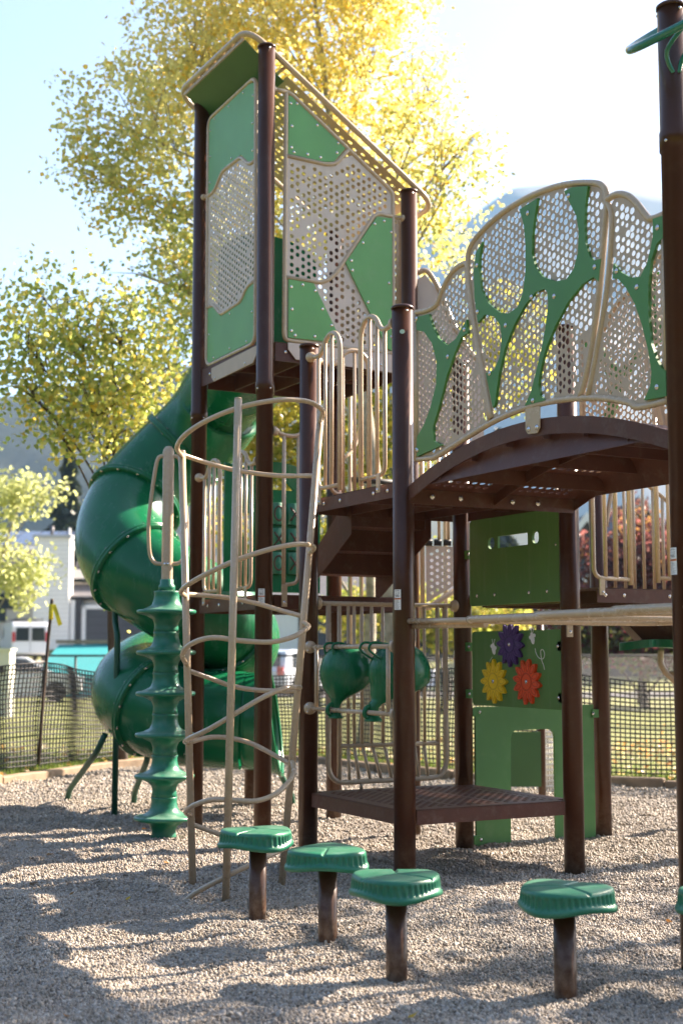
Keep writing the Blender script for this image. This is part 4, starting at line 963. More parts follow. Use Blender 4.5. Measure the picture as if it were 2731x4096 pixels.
def th(lat, d):                       # street level drops, then climbs to the houses
    def lerp(x, K):
        for (a, va), (c, vc) in zip(K, K[1:]):
            if x <= c: t = max(0, (x-a)/(c-a)); t = t*t*(3-2*t); return va+(vc-va)*t
        return K[-1][1]
    return lerp(d, [(0,.045), (24,.045), (44,-.18), (62,-.30), (80,.95), (90,2.2), (130,2.9), (260,4), (700,20), (2500,60)])
n_lat = [-1600,-800,-400,-200,-120,-80,-55,-40,-30,-22,-16,-11,-7,-3.5,0,3.5,7,11,16,22,30,40,55,80,120,200,400,800,1600]
n_dep = [-400,-100,-40,-15,0,8,14,19,23.9,24.02,27,30,34,38,42,46,50,54,58,62,66,70,74,78,82,86,90,96,105,120,150,200,300,450,700,1000,1600,2600]
V = []; 
for d in n_dep:
    for a in n_lat:
        p = cf(a, d); inn = -37 < d < 24 and abs(a) < 69
        V.append((p.x, p.y, th(a, d)-(.35 if inn else 0)))
W_ = len(n_lat); F = [(r*W_+c, r*W_+c+1, (r+1)*W_+c+1, (r+1)*W_+c) for r in range(len(n_dep)-1) for c in range(W_-1)]
kind(npmesh('terrain', V, F, [grassm], True), 'structure')
lwv = [(p.x, p.y) for p in vo]
lw.add([(p[0], p[1], .05) for p in lwv], [f for f in keep])
kind(lw.build('lawn', grassm), 'structure')
# street across the picture
b = MB(); P0 = [(d, th(0, d)+.01) for d in (50, 53, 56, 59, 61.5)]
vs = []
for d, z in P0: vs += [tuple(cf(-140, d, z)), tuple(cf(140, d, z))]
b.add(vs, [(2*q, 2*q+1, 2*q+3, 2*q+2) for q in range(len(P0)-1)])
kind(b.build('street', asph), 'structure')
b = MB(); vs = []
for d in (64, 70, 76, 82, 86, 88.2): vs += [tuple(cf(-17.5-.0*d, d, th(0, d)+.03)), tuple(cf(-10.5, d, th(0, d)+.03))]
b.add(vs, [(2*q, 2*q+1, 2*q+3, 2*q+2) for q in range(5)]); kind(b.build('driveway_pavement', M('concrete', (.38,.36,.33), .9, var=.1)), 'structure')
# grass blades by the kerb and behind the net
rs = np.random.RandomState(9); V = []; F = []; C = []
KL = [(-6.0,2.95),(-3.2,5.17),(-.37,7.49),(1.34,8.89),(2.55,9.45),(3.35,9.25),(3.75,8.30),(3.85,6.9),(4.05,5.62),(4.5,4.95),(5.02,4.27),(5.39,3.82),(9.0,-.6)]
def along(K, s):
    for a, c in zip(K, K[1:]):
        a, c = Vector(a), Vector(c); L_ = (c-a).length
        if s <= L_: d = (c-a).normalized(); return a+d*s, Vector((-d.y, d.x))
        s -= L_
    return c, Vector((-d.y, d.x))
for i in range(26000):
    p, nn = along(KL, rs.uniform(1.5, 21)); o = p+nn*(.06+abs(rs.normal(0, .9 if i % 2 else .22)))
    h = rs.uniform(.03, .09); a = rs.uniform(0, 6.28); w = .004; lean = rs.normal(0, .4, 2)*h
    k = len(V); V += [(o.x-w*math.cos(a), o.y-w*math.sin(a), .05), (o.x+w*math.cos(a), o.y+w*math.sin(a), .05), (o.x+lean[0], o.y+lean[1], .05+h)]
    F.append((k, k+1, k+2)); g = rs.uniform(.6, 1.4); C += [(.13*g, .19*g, .035*g, 1)]*3
kind(npmesh('grass', V, F, [leafm], False, C), 'stuff')
def leaf_cloud(n, fpos, size, fcol, flat=.0, seed=1):
    rs = np.random.RandomState(seed); P = np.array([fpos(rs) for _ in range(n)]); s = rs.uniform(size[0], size[1], n)
    C = np.array([fcol(rs, P[i]) for i in range(n)])
    nm = rs.normal(0, 1, (n, 3)); nm[:,2] += flat*3; nm /= np.linalg.norm(nm, axis=1)[:,None]
    up = rs.normal(0, 1, (n, 3)); up[:,2] -= .9*(1-flat); u = up-(up*nm).sum(1)[:,None]*nm; u /= np.linalg.norm(u, axis=1)[:,None]; v = np.cross(nm, u)
    T = [(-.0,0,0), (.22,.42,.10), (.62,.40,.12), (1.0,0,-.06), (.62,-.40,.12), (.22,-.42,.10)]
    V = np.concatenate([(P+(u*(a-.5)+v*c+nm*e)*s[:,None])[:,None,:] for a, c, e in T], 1).reshape(-1, 3)
    b = np.arange(n)[:,None]*6; F = np.concatenate([b+np.array([0,3,2,1]), b+np.array([0,5,4,3])], 0)
    CC = np.repeat(np.concatenate([C, np.ones((n,1))], 1), 6, 0)
    return V, F, CC
def ongr(rs):
    d = rs.uniform(5, 14.5); a = rs.uniform(-1, 1)*(.27*d+.3); p = cf(a, d); return (p.x, p.y, gh(p.x, p.y)+.014 if inpoly((p.x, p.y), KERB) else .09)
V, F, C = leaf_cloud(26, ongr, (.035, .06), lambda r, p: [(.55,.24,.04), (.45,.13,.03), (.60,.42,.08), (.30,.17,.07)][r.randint(4)], .9, 5)
def onlw(rs):
    p, nn = along(KL, rs.uniform(1, 21)); o = p+nn*abs(rs.normal(.1, 5.0)); return (o.x, o.y, .085)
V2, F2, C2 = leaf_cloud(3000, onlw, (.04, .09), lambda r, p: [(.50,.30,.10), (.40,.20,.07), (.52,.42,.18), (.50,.44,.30)][r.randint(4)], .8, 6)
kind(npmesh('fallen_leaves', np.concatenate([V, V2]), np.concatenate([F, F2+len(V)]), [leafm], False, np.concatenate([C, C2])), 'stuff')

# ================================================================== FENCES
FL = [(-6.4,3.35),(-3.4,5.55),(-.45,7.85),(.30,8.40),(1.25,9.22),(2.5,9.80),(3.6,9.55),(4.1,8.4),(4.2,6.9),(4.4,5.72),(4.85,5.08),(5.37,4.48),(5.75,4.05),(9.4,-.4)]
ft = thing('mesh_fence', 'sagging black plastic mesh barrier on thin stakes along the timber kerb', 'mesh fence', (FL[5][0], FL[5][1], 0))
def topz(s): return 1.14+.07*math.sin(s*.9+.6)+.035*math.sin(s*2.3+1.0)
tot = sum((Vector(c)-Vector(a)).length for a, c in zip(FL, FL[1:])); b = MB(); NV = int(tot/.052)
def fpt(s, t):
    p, nn = along(FL, s); z = .06+(topz(s)-.06)*t; w = .05*math.sin(3.1*s+4*t)*t+.02*math.sin(9*s)
    return Vector((p.x+nn.x*w, p.y+nn.y*w, z))
for k in range(NV+1):
    s = k*tot/NV*.9999; b.tube([fpt(s, t) for t in np.linspace(0, 1, 7)], .0078, 4, cap=False)
for q in range(23): b.tube([fpt(k*tot/NV*.9999, q/22) for k in range(0, NV+1, 2)], .0076, 4, cap=False)
b.build('net', netm, ft)
b = MB(); b.tube([(.29,8.395,-.1), (.33,8.36,.9), (.392,8.325,1.93), (.395,8.324,1.96)], .019, 8); so_ = b.build('stake', stakem, ft)
b = MB(); p0 = Vector((.386,8.33,1.80)); b.tube([p0+Vector((0,0,-.075)), p0+Vector((.003,-.002,.10))], .027, 10)
vs = []
for q in range(9):
    t = q/8; c = p0+RT*(.03+.085*t)-FW*.03+Vector((0,0,.09-.17*t-.06*t*t)); vs += [c+RT*-.022+Vector((0,0,-.008))+FW*(.012*math.sin(6*t)), c+RT*.022+Vector((0,0,.012))+FW*(.012*math.cos(5*t))]
b.add(vs, [(2*q, 2*q+1, 2*q+3, 2*q+2) for q in range(8)])
V_, F_ = textmesh('CAUTION', .05); b.add([p0+RT*(-v.y*.8)-FW*.0295+Vector((0,0,v.x*.78+.012)) for v in V_], F_, 1)
V_, F_ = textmesh('CAU', .045); b.add([p0+RT*(.073-v.y*.7+.5*(-v.x))-FW*.048+Vector((0,0,.02+v.x*.95)) for v in V_], F_, 1)
b.build('caution_tape', [tape, ink], so_)
b = MB(); b.tube([(4.95,5.05,-.1), (4.965,5.03,.9), (5.03,5.0,1.78)], .017, 8); so_ = b.build('stake', teal, ft, label='thin teal stake with a scrap of yellow tape')
b = MB(); vs = []; p0 = Vector((5.03,5.0,1.72))
for q in range(6): t = q/5; vs += [p0+RT*(-.02+.07*t)-FW*.02+Vector((0,0,.06-.16*t)), p0+RT*(.015+.07*t)-FW*.02+Vector((0,0,.07-.16*t))]
b.add(vs, [(2*q, 2*q+1, 2*q+3, 2*q+2) for q in range(5)]); b.build('caution_tape', tape, so_)
for (x, y) in ((-3.4,5.56), (2.5,9.82), (4.2,6.95), (7.6,1.8)):
    MB().tube([(x,y,-.1), (x+.03,y,1.3)], .017, 8).build('stake', stakem, ft)
# chain link fence at the far edge of the lawn
cl = thing('chain_link_fence', 'dark chain-link fence with round posts across the far side of the lawn', 'chain-link fence', tuple(cf(0, 33, 0)))
zb = th(0, 33); b = MB(); b.tube([cf(-22, 33, zb+1.36), cf(22, 33, zb+1.36)], .026, 8); b.build('top_rail', netm, cl)
for a in np.arange(-21, 22, 2.9): MB().tube([cf(a+.18, 33, zb-.1), cf(a+.18, 33, zb+1.37)], .03, 8).build('fence_post', netm, cl)
b = MB()
for a in np.arange(-22, 22, .075):
    for s in (1, -1):
        x0, x1 = a, a+s*1.32
        b.tube([cf(x0, 33.02+.004*s, zb+.03), cf(x1, 33.02+.004*s, zb+1.35)], .0028, 3, cap=False)
b.build('wire_mesh', M('grey_wire', (.10,.10,.10), .5, .6), cl)

# ================================================================== HOUSES
UP = Vector((0,0,1))
def hb(b, l0, l1, d0, d1, z0, z1, mi=0): b.box((l0,d0,z0), (l1,d1,z1), mi, (RT, FW, UP), Vector((CAM.x, CAM.y, 0)))
def quad(b, pts, mi=0, th_=.12):
    P = [cf(*p) for p in pts]; n = (P[1]-P[0]).cross(P[2]-P[0]).normalized()*th_; m = len(P)
    b.add(P+[p-n for p in P], [tuple(range(m)), tuple(reversed(range(m, 2*m)))]+[(i, i+m, (i+1) % m+m, (i+1) % m) for i in range(m)], mi)
h = thing('beige_house', 'beige house with solar panels, pale chimney and dark garage door across the street', 'house', tuple(cf(-16, 87, 2)))
b = MB(); hb(b, -27, -19.3, 87, 96, .5, 6.6); hb(b, -19.3, -9.0, 90, 98, .5, 6.05); hb(b, -16.9, -10.2, 86.2, 90, .5, 4.7); hb(b, -27, -18.9, 88.5, 95, 6.5, 8.35)
b.build('wall', wallm, h)
b = MB(); quad(b, [(-27.5,88.0,8.2), (-9.5,88.0,6.3+.4), (-9.5,95,9.4), (-27.5,95,10.2)][:0] or [(-27.5,88.2,8.25), (-16.5,88.2,8.25), (-16.5,93,9.55), (-27.5,93,9.55)]); quad(b, [(-17.2,88.6,6.75), (-8.6,88.6,6.75), (-8.6,93,9.5), (-17.2,93,9.5)])
quad(b, [(-27,85.9,6.35), (-18.75,85.9,6.35), (-20.4,87.4,7.35), (-27,87.4,7.6)]); quad(b, [(-17.6,85.7,4.95), (-9.8,85.7,4.95), (-9.8,90,5.9), (-17.6,90,5.9)])
b.build('roof', roofm, h)
b = MB()
for c in range(8): quad(b, [(-26.2+1.22*c,88.35,8.40), (-25.06+1.22*c,88.35,8.40), (-25.06+1.22*c,92.7,9.62), (-26.2+1.22*c,92.7,9.62)], 0, .05)
for c in range(4):
    for r in range(2): quad(b, [(-16.7+1.22*c,88.75+1.9*r,6.98+1.19*r), (-15.56+1.22*c,88.75+1.9*r,6.98+1.19*r), (-15.56+1.22*c,90.5+1.9*r,8.07+1.19*r), (-16.7+1.22*c,90.5+1.9*r,8.07+1.19*r)], 0, .05)
b.build('solar_panels', solar, h)
b = MB(); hb(b, -27.4, -16.5, 88.0, 88.2, 8.02, 8.3); hb(b, -17.2, -8.6, 88.45, 88.6, 6.2, 6.78); hb(b, -26, -18.7, 85.8, 85.95, 6.05, 6.38); b.build('fascia', wallw, h)
b = MB(); hb(b, -19.05, -16.85, 85.4, 86.6, 1.5, 8.55); hb(b, -19.15, -16.75, 85.3, 86.7, 8.55, 8.75, 1)
for z in np.arange(2.2, 8.5, .28): hb(b, -19.055, -16.845, 85.385, 85.4, z, z+.02, 2)
c_ = b.build('chimney', [wallw, M('chimney_cap', (.42,.42,.42), .5), M('siding_gap', (.50,.48,.44), .8)], h)
b = MB(); b.tube([cf(-18.1,86,8.7), cf(-18.1,86,9.35)], .12, 10); b.build('flue', M('flue_dark', (.09,.09,.1), .4), c_)
b = MB(); b.tube([cf(-17.8,90,8.4), cf(-17.8,90,9.6)], .07, 8); b.build('vent_pipe', white, h)
b = MB(); hb(b, -15.85, -10.9, 85.9, 86.15, 1.2, 4.15); 
for z in np.arange(1.6, 4.1, .52): hb(b, -15.85, -10.9, 85.885, 85.9, z, z+.03, 1)
g_ = b.build('garage_door', [garm, M('door_groove', (.02,.02,.025), .6)], h)
b = MB(); hb(b, -16.12, -15.86, 85.8, 86.2, 1.2, 4.42); hb(b, -16.12, -10.6, 85.8, 86.2, 4.16, 4.42); hb(b, -10.88, -10.6, 85.8, 86.2, 1.2, 4.15); b.build('frame', white, g_)
b = MB(); hb(b, -16.75, -16.5, 85.55, 86.3, 1.2, 4.7); hb(b, -17.05, -16.8, 85.6, 86.4, 1.2, 4.7); b.build('porch_pillar', white, h)
b = MB(); hb(b, -16.45, -16.15, 85.7, 86.15, 1.2, 4.75); b.build('dark_pillar', walld, h)
for l0, l1, z0, z1 in ((-22.5,-21.1,3.4,5.2), (-21.2,-20.4,4.2,5.6)):
    b = MB(); hb(b, l0, l1, 86.9, 87.0, z0, z1); b.build('window', glassd, h)
b = MB(); quad(b, [(-17.6,85.69,4.93), (-9.8,85.69,4.93), (-9.8,86.15,4.72), (-17.6,86.15,4.72)], 0, .03); b.build('soffit', walld, h)

h = thing('dark_house', 'low dark grey house with a white garage corner behind the posts', 'house', tuple(cf(2, 82, 1)))
b = MB(); hb(b, -8.2, 8.5, 80, 90, -.2, 4.7); b.build('wall', walld, h)
b = MB(); quad(b, [(-8.8,79.2,4.6), (9.2,79.2,4.6), (9.2,85,7.4), (-8.8,85,7.4)]); b.build('roof', roofm, h)
b = MB(); hb(b, -4.6, -2.5, 79.7, 80.05, .6, 4.3); b.build('white_panel', white, h); b = MB(); hb(b, -1.8, 1.2, 79.85, 80.02, .8, 3.1); b.build('garage_door', garm, h)
b = MB(); hb(b, 3.0, 4.6, 79.9, 80.02, 1.8, 3.4); b.build('window', glassd, h)

h = thing('gabled_house', 'dark house with two steep white-trimmed gables behind the red trees', 'house', tuple(cf(15, 70, 1)))
b = MB(); hb(b, 10.0, 18.5, 70, 80, -.2, 4.2)
for c0, zt, w in ((12.4, 8.1, 2.9), (15.2, 9.05, 3.3)):
    quad(b, [(c0-w,69.9,4.2-(.0)), (c0+w,69.9,4.2), (c0,69.9,zt)], 0, -.2)
b.build('wall', walld, h)
b = MB()
for c0, zt, w in ((12.4, 8.1, 2.9), (15.2, 9.05, 3.3)):
    for s in (-1, 1): quad(b, [(c0,69.5,zt+.35), (c0+s*(w+.5),69.5,4.2-.15), (c0+s*(w+.5),78,4.2-.15), (c0,78,zt+.35)], 0, .12*s)
b.build('roof', roofm, h)
b = MB()
for c0, zt, w in ((12.4, 8.1, 2.9), (15.2, 9.05, 3.3)):
    for s in (-1, 1): quad(b, [(c0,69.42,zt+.42), (c0+s*(w+.55),69.42,4.2-.12), (c0+s*(w+.55),69.42,4.2-.55), (c0,69.42,zt-.05)], 0, .08*s)
b.build('barge_board', white, h)
for l0, l1, z0, z1 in ((13.0,13.5,3.6,6.2), (13.7,14.2,3.2,5.4), (9.9,10.5,2.2,6.8), (11.1,11.6,3.3,6.6)):
    b = MB(); hb(b, l0, l1, 69.6, 69.75, z0, z1); b.build('porch_column', white, h)

# ================================================================== VEHICLES
def wheel(root, lat, d, z, r, w, ax):
    b = MB(); b.lathe([(r*.62,-w/2), (r*.95,-w/2), (r,-w*.35), (r,w*.35), (r*.95,w/2), (r*.62,w/2)], cf(lat, d, z+r), 24, 0, ax); o = b.build('wheel', tyre, root)
    b = MB(); b.lathe([(.0001,-w*.4), (r*.6,-w*.42), (r*.62,0), (r*.6,w*.42), (.0001,w*.4)], cf(lat, d, z+r), 16, 0, ax); b.build('rim', steel, o)
def car(name, label, cat, lat, d, z, yaw, prof, glass, wid, mat, wheels, wr=.33, extras=None):
    """prof: side outline (length, height); yaw: heading of the nose in the lateral/depth frame"""
    t = thing(name, label, cat, tuple(cf(lat, d, z)))
    A = (RT*math.cos(yaw)+FW*math.sin(yaw)); S = A.cross(UP); O = cf(lat, d, z)
    L = max(p[0] for p in prof)
    def P(u, v, w): 
        k = 1-.16*max(0, (v-.85))/.6 if cat == 'car' else 1
        return O+A*(u-L/2)+S*(w*k)+UP*v
    b = MB(); n = len(prof)
    W = [(-wid/2, .97), (-wid/2*.94, 1), (wid/2*.94, 1), (wid/2, .97)]
    vs = []
    cx = sum(p[0] for p in prof)/n; cy = sum(p[1] for p in prof)/n
    for w, k in W:
        for (u, v) in prof: vs.append(P(cx+(u-cx)*k, cy+(v-cy)*k, w))
    fs = [tuple(range(n-1, -1, -1)), tuple(range(3*n, 4*n))]+[(q*n+i, q*n+(i+1) % n, (q+1)*n+(i+1) % n, (q+1)*n+i) for q in range(3) for i in range(n)]
    b.add(vs, fs, 0, False); b.build('body', mat, t)
    for side, nm, pl in glass:
        b = MB()
        if side == 's':
            for s in (-1, 1): b.add([P(u, v, s*(wid/2+.012)) for u, v in pl], [tuple(range(len(pl)))])
        else:
            b.add([P(u, v, w) for u, v, w in pl], [tuple(range(len(pl)))])
        b.build('window', glassd, t)
    for u in wheels:
        for s in (-1, 1):
            c = O+A*(u-L/2)+S*(s*(wid/2-.10)); bb = MB(); r = wr
            bb.lathe([(r*.62,-.11), (r*.95,-.11), (r,-.08), (r,.08), (r*.95,.11), (r*.62,.11)], c+UP*r, 22, 0, S); o = bb.build('wheel', tyre, t)
            MB().lathe([(.0001,-.10), (r*.6,-.105), (r*.62,0), (r*.6,.105), (.0001,.10)], c+UP*r, 14, 0, S).build('rim', steel, o)
    if extras: extras(t, P)
    return t
sedan = [(0,.35), (0,.62), (.12,.80), (.95,.92), (1.75,1.40), (2.2,1.46), (2.9,1.44), (3.6,1.08), (4.35,.98), (4.5,.75), (4.5,.35), (3.9,.22), (.6,.22)]
def ex_sedan(t, P):
    for w in (-.68, .68):
        b = MB(); b.box((0,0,0), (.06,.34,.14), 0, ((P(1,0,0)-P(0,0,0)), (P(0,0,1)-P(0,0,0)), UP), P(-.02,.62,w-.17)); b.build('headlight', M('lamp_clear', (.8,.8,.78), .15) if 'lamp_clear' not in bpy.data.materials else bpy.data.materials['lamp_clear'], t)
    b = MB(); b.box((0,0,0), (.05,1.3,.10), 0, ((P(1,0,0)-P(0,0,0)), (P(0,0,1)-P(0,0,0)), UP), P(-.02,.36,-.65)); b.build('bumper_grille', black, t)
gl_sedan = [('s','w',[(1.15,.95),(1.80,1.34),(2.2,1.38),(2.2,.96)]), ('s','w',[(2.28,.96),(2.28,1.38),(2.85,1.36),(3.4,1.04),(3.4,.98)]), ('f','w',[(.985,.945,-.66),(.985,.945,.66),(1.70,1.375,.56),(1.70,1.375,-.56)])]
car('parked_car', 'white sedan parked beyond the net, seen past the leaning stake with yellow tape', 'car', -10.55, 44.5, th(0,44.5)+.02, PI+.18, sedan, gl_sedan, 1.78, carw, (.85, 3.6), .33, ex_sedan)
suv = [(0,.45), (0,.95), (.15,1.05), (.55,1.68), (1.2,1.76), (2.8,1.74), (3.45,1.15), (4.4,1.02), (4.55,.8), (4.55,.4), (3.9,.28), (.6,.28)]
def ex_suv(t, P):
    for w in (-.72, .72):
        b = MB(); b.box((0,0,0), (.06,.26,.34), 0, ((P(1,0,0)-P(0,0,0)), (P(0,0,1)-P(0,0,0)), UP), P(-.03,.78,w-.13)); b.build('tail_lamp', lampred, t)
gl_suv = [('s','w',[(.75,1.08),(.95,1.60),(1.75,1.66),(1.75,1.08)]), ('s','w',[(1.85,1.08),(1.85,1.66),(2.72,1.64),(3.2,1.15),(3.2,1.08)]), ('f','w',[(.17,1.08,-.68),(.17,1.08,.68),(.50,1.62,.60),(.50,1.62,-.60)])]
car('parked_car', 'silver suv with red tail lamps seen between the tower post and the drums', 'car', -2.0, 54, th(0,54)+.02, 1.15, suv, gl_suv, 1.85, cars, (.9, 3.65), .36, ex_suv)
car('parked_car', 'pale hatchback glimpsed under the middle deck beyond the net', 'car', 1.6, 57, th(0,57)+.02, .2, sedan, gl_sedan, 1.78, cars, (.85, 3.6), .33, ex_sedan)
van = [(0,.45), (0,1.9), (.12,2.10), (.5,2.16), (3.9,2.14), (4.4,1.95), (4.95,1.30), (5.65,1.12), (5.75,.8), (5.75,.42), (5.0,.3), (.5,.3)]
def ex_van(t, P):
    for w in (-.90, .90):
        b = MB(); b.box((0,0,0), (.05,.16,.55), 0, ((P(1,0,0)-P(0,0,0)), (P(0,0,1)-P(0,0,0)), UP), P(-.03,1.05,w-.08)); b.build('tail_lamp', lampred, t)
    b = MB(); b.box((0,0,0), (.03,.03,1.5), 0, ((P(1,0,0)-P(0,0,0)), (P(0,0,1)-P(0,0,0)), UP), P(-.015,.5,-.015)); b.build('door_seam', M('seam_grey', (.25,.25,.26), .5), t)
    b = MB(); b.tube([P(.5,2.32,-.7), P(3.8,2.32,-.7)], .03, 8); b.tube([P(.5,2.32,.7), P(3.8,2.32,.7)], .03, 8)
    for u in (.6, 1.8, 3.2): b.tube([P(u,2.30,-.75), P(u,2.30,.75)], .03, 8); b.tube([P(u,2.1,-.7), P(u,2.3,-.7)], .02, 6); b.tube([P(u,2.1,.7), P(u,2.3,.7)], .02, 6)
    b.build('roof_rack', black, t)
gl_van = [('f','w',[(-.015,1.10,-.80),(-.015,1.10,-.07),(-.015,1.84,-.07),(-.015,1.84,-.76)]), ('f','w',[(-.015,1.10,.07),(-.015,1.10,.80),(-.015,1.84,.76),(-.015,1.84,.07)]), ('s','w',[(3.9,1.3),(3.9,1.85),(4.35,1.85),(4.75,1.3)])]
car('parked_van', 'white work van with twin rear windows in front of the beige house', 'van', -18.0, 78.5, th(0,78.5)+.05, 1.92, van, gl_van, 1.98, carw, (1.1, 4.7), .36, ex_van)

# small street things
u = thing('utility_box', 'pale green-white utility pedestal behind the black net', 'utility box', tuple(cf(-7.25, 30.5, 0)))
b = MB(); hb(b, -7.95, -7.22, 30.2, 30.7, -.1, 1.42); hb(b, -7.98, -7.19, 30.17, 30.73, 1.42, 1.47); b.build('cabinet', M('pale_cabinet', (.62,.64,.56), .5), u)
b = MB(); hb(b, -7.46, -7.34, 30.18, 30.2, .93, 1.08); b.build('lock_plate', walld, u)
u = thing('tarp_shelter', 'low teal tarpaulin stretched over a frame in front of the garage', 'tarp', tuple(cf(-8, 52, 0)))
b = MB(); quad(b, [(-11.2,50.5,.55), (-4.5,50.5,.75), (-4.4,53.5,1.80), (-10.9,53.5,1.72)], 0, .03); quad(b, [(-10.9,53.5,1.72), (-4.4,53.5,1.80), (-4.4,55,-.3), (-10.9,55,-.3)], 0, .03); quad(b, [(-11.2,50.5,.55), (-4.5,50.5,.75), (-4.5,50.4,-.2), (-11.2,50.4,-.2)], 0, .02); b.build('tarpaulin', tarp, u)
b = MB(); hb(b, -11.0, -4.4, 53.4, 53.6, 1.76, 1.90); b.build('ridge_board', timber, u)
u = thing('street_sign', 'back of a small grey sign on a white post beside the disc climber', 'street sign', tuple(cf(-6.6, 47, 0)))
b = MB(); b.tube([cf(-6.62,47,-.5), cf(-6.62,47,3.2)], .06, 8); b.build('sign_post', white, u); b = MB(); hb(b, -7.0, -6.2, 46.9, 46.93, 2.9, 3.75); b.build('sign_board', M('sign_back', (.45,.42,.38), .6), u)

# ================================================================== TREES
CROWN_MAIN = [(-0.8,17.5,9.73,1.44,0.94),(-1.95,17,8.91,0.91,0.75),(-2.57,16.5,7.78,0.95,0.89),(-2.98,16.5,7.16,0.60,0.50),(-1.27,18,8.8,1.31,1.08),(0.36,17.5,9.07,0.88,1.05),(0.94,17,7.92,0.59,0.7),(1.43,17,7.52,0.55,0.62),(1.15,17.2,8.6,.55,.6),(0.09,18.5,7.94,1.28,1.11),(-2.0,16.5,6.68,0.83,0.78),(1.21,17,6.95,0.48,0.48),(-2.27,16.2,5.83,0.61,0.56),(-1.79,16.5,5.26,0.62,0.78),(-1.31,18.5,6.71,1.28,1.28),(0.68,18.5,6.96,1.05,0.82),(-0.46,17.5,11.18,1.82,1.1),(-1.73,17.5,10.45,0.83,0.72),(0.64,17.5,10.33,0.83,0.83),(1.59,17,7.81,0.32,0.32)]
CROWN_LOW = [(-0.5,19,4.37,1.38,0.9),(0.59,19.5,4.77,1.17,0.92),(-1.31,18.5,4.53,0.88,0.88),(1.39,19.5,5.08,0.8,1.11),(-0.91,20,3.38,1.07,0.69),(0.35,20,3.38,0.95,0.57),(2.62,21,6.05,0.8,0.99)]
CROWN_LEFT = [(-3.29,15,5.25,0.43,0.38),(-3.4,14.5,4.59,0.41,0.55),(-2.91,15,4.7,0.57,0.43),(-2.43,15,4.9,0.57,0.43),(-2.15,15,4.36,0.57,0.43),(-2.73,14.8,4.08,0.7,0.42),(-3.31,14.5,4.12,0.37,0.32),(-2.03,15.5,3.91,0.44,0.44),(-2.58,15,3.68,0.52,0.33),(-3.05,14.8,3.75,0.37,0.28),(-2.0,15.2,2.0,.35,.22),(-1.62,15.2,1.78,.26,.2)]
CROWN_FAR = [(-6.19,26,4.30,0.62,0.42),(-6.05,26,2.75,0.52,0.55),(-6.6,26,3.5,0.40,0.6),(-5.45,26,4.42,0.33,0.22)]
def aspen(name, label, blobs, base, n, size, col, seed, bark=barkp, sig=.10, per=12, tr=.13, crownz=None, group=None, mat=None):
    rs = np.random.RandomState(seed); t = thing(name, label, 'tree', tuple(cf(base[0], base[1], 0)), group)
    w = np.array([r*r*q for (_, _, _, r, q) in blobs]); w = w/w.sum()
    tips = []; P = []
    ncl = n//per
    for c in range(ncl):
        l, d, z, r, q = blobs[rs.choice(len(blobs), p=w)]
        v = rs.normal(0, 1, 3); v /= np.linalg.norm(v); v *= rs.rand()**.45
        cc = (l+v[0]*r*1.1, d+v[1]*r*.9, z+v[2]*q*1.08); tips.append(cc)
        for _ in range(per):
            g = rs.normal(0, sig, 3); P.append((cc[0]+g[0]*1.15, cc[1]+g[1], cc[2]+g[2]*.9, rs.randint(1 << 30), c))
    it = iter(range(len(P))); CL = rs.rand(ncl)
    def fpos(_): p = P[next(it)]; return tuple(cf(p[0], p[1], p[2]))
    cnt = iter(range(len(P)))
    def fcol(r_, p): q = P[next(cnt)]; return col(r_, q, CL[q[4]])
    V, F, C = leaf_cloud(len(P), fpos, size, fcol, 0, seed+1)
    o = npmesh('crown', V, F, [mat or leafm], False, C); o.parent = t; o.matrix_parent_inverse = Matrix.Translation(t.location).inverted()
    b = MB(); top = crownz or max(q[2] for q in blobs)-.3; cx = sum(q[0] for q in blobs)/len(blobs); cd = sum(q[1] for q in blobs)/len(blobs)
    tp = [Vector((base[0]+(cx-base[0])*s**1.5+.08*math.sin(5*s+seed), base[1]+(cd-base[1])*s, -.1+(top+.1)*s)) for s in np.linspace(0, 1, 14)]
    b.tube([cf(*q) for q in tp], tr, 10, rs=[tr*(1-.9*s**.8)+.004 for s in np.linspace(0, 1, 14)])
    for (l, d, z, r, q) in blobs:
        s = max(.15, min(.9, (z-.55*abs(l-cx)-.6)/top)); a = tp[int(s*13)]; e = Vector((l, d, z)); m = a.lerp(e, .5)+Vector((0,0,.15*abs(l-a.x)))
        rr_ = max(.009, tr*.22*(1-s)+.008); pts = spline([a, m, e, e+(e-m)*.12], 5); b.tube([cf(*p) for p in pts], rr_, 6, rs=[rr_*(1-.8*k/len(pts)) for k in range(len(pts))])
        for _ in range(int(9*r)+3):
            v = rs.normal(0, 1, 3); v /= np.linalg.norm(v); f_ = e.lerp(m, rs.rand()*.6); g_ = e+Vector((v[0]*r, v[1]*r*.8, abs(v[2])*q)); b.tube([cf(*p) for p in (f_, f_.lerp(g_, .5)+Vector((0,0,.05)), g_)], .007, 4, rs=[.010, .007, .003])
    b.build('trunk', bark, t)
    return t
def col_main(r_, q, k):
    z = q[2]; t = max(0, min(1, (z-5.2)/3.6+(k-.5)*.9)); g = r_.uniform(.75, 1.25)
    c = np.array((.33,.40,.11))*(1-t)+np.array((.80,.73,.30))*t
    if r_.rand() < .10: c = np.array((.80,.55,.09))
    return c*g
def col_green(r_, q, k):
    g = r_.uniform(.7, 1.3); c = np.array((.28,.36,.06)) if k < .4 else np.array((.58,.55,.11))
    if r_.rand() < .07: c = np.array((.50,.34,.03))
    return c*g
def col_left(r_, q, k):
    g = r_.uniform(.75, 1.25); c = np.array((.36,.43,.10)) if k < .5 else np.array((.72,.67,.20))
    if r_.rand() < .08: c = np.array((.80,.58,.10))
    return c*g
def col_pale(r_, q, k): return np.array((.52,.55,.24))*r_.uniform(.8, 1.25)
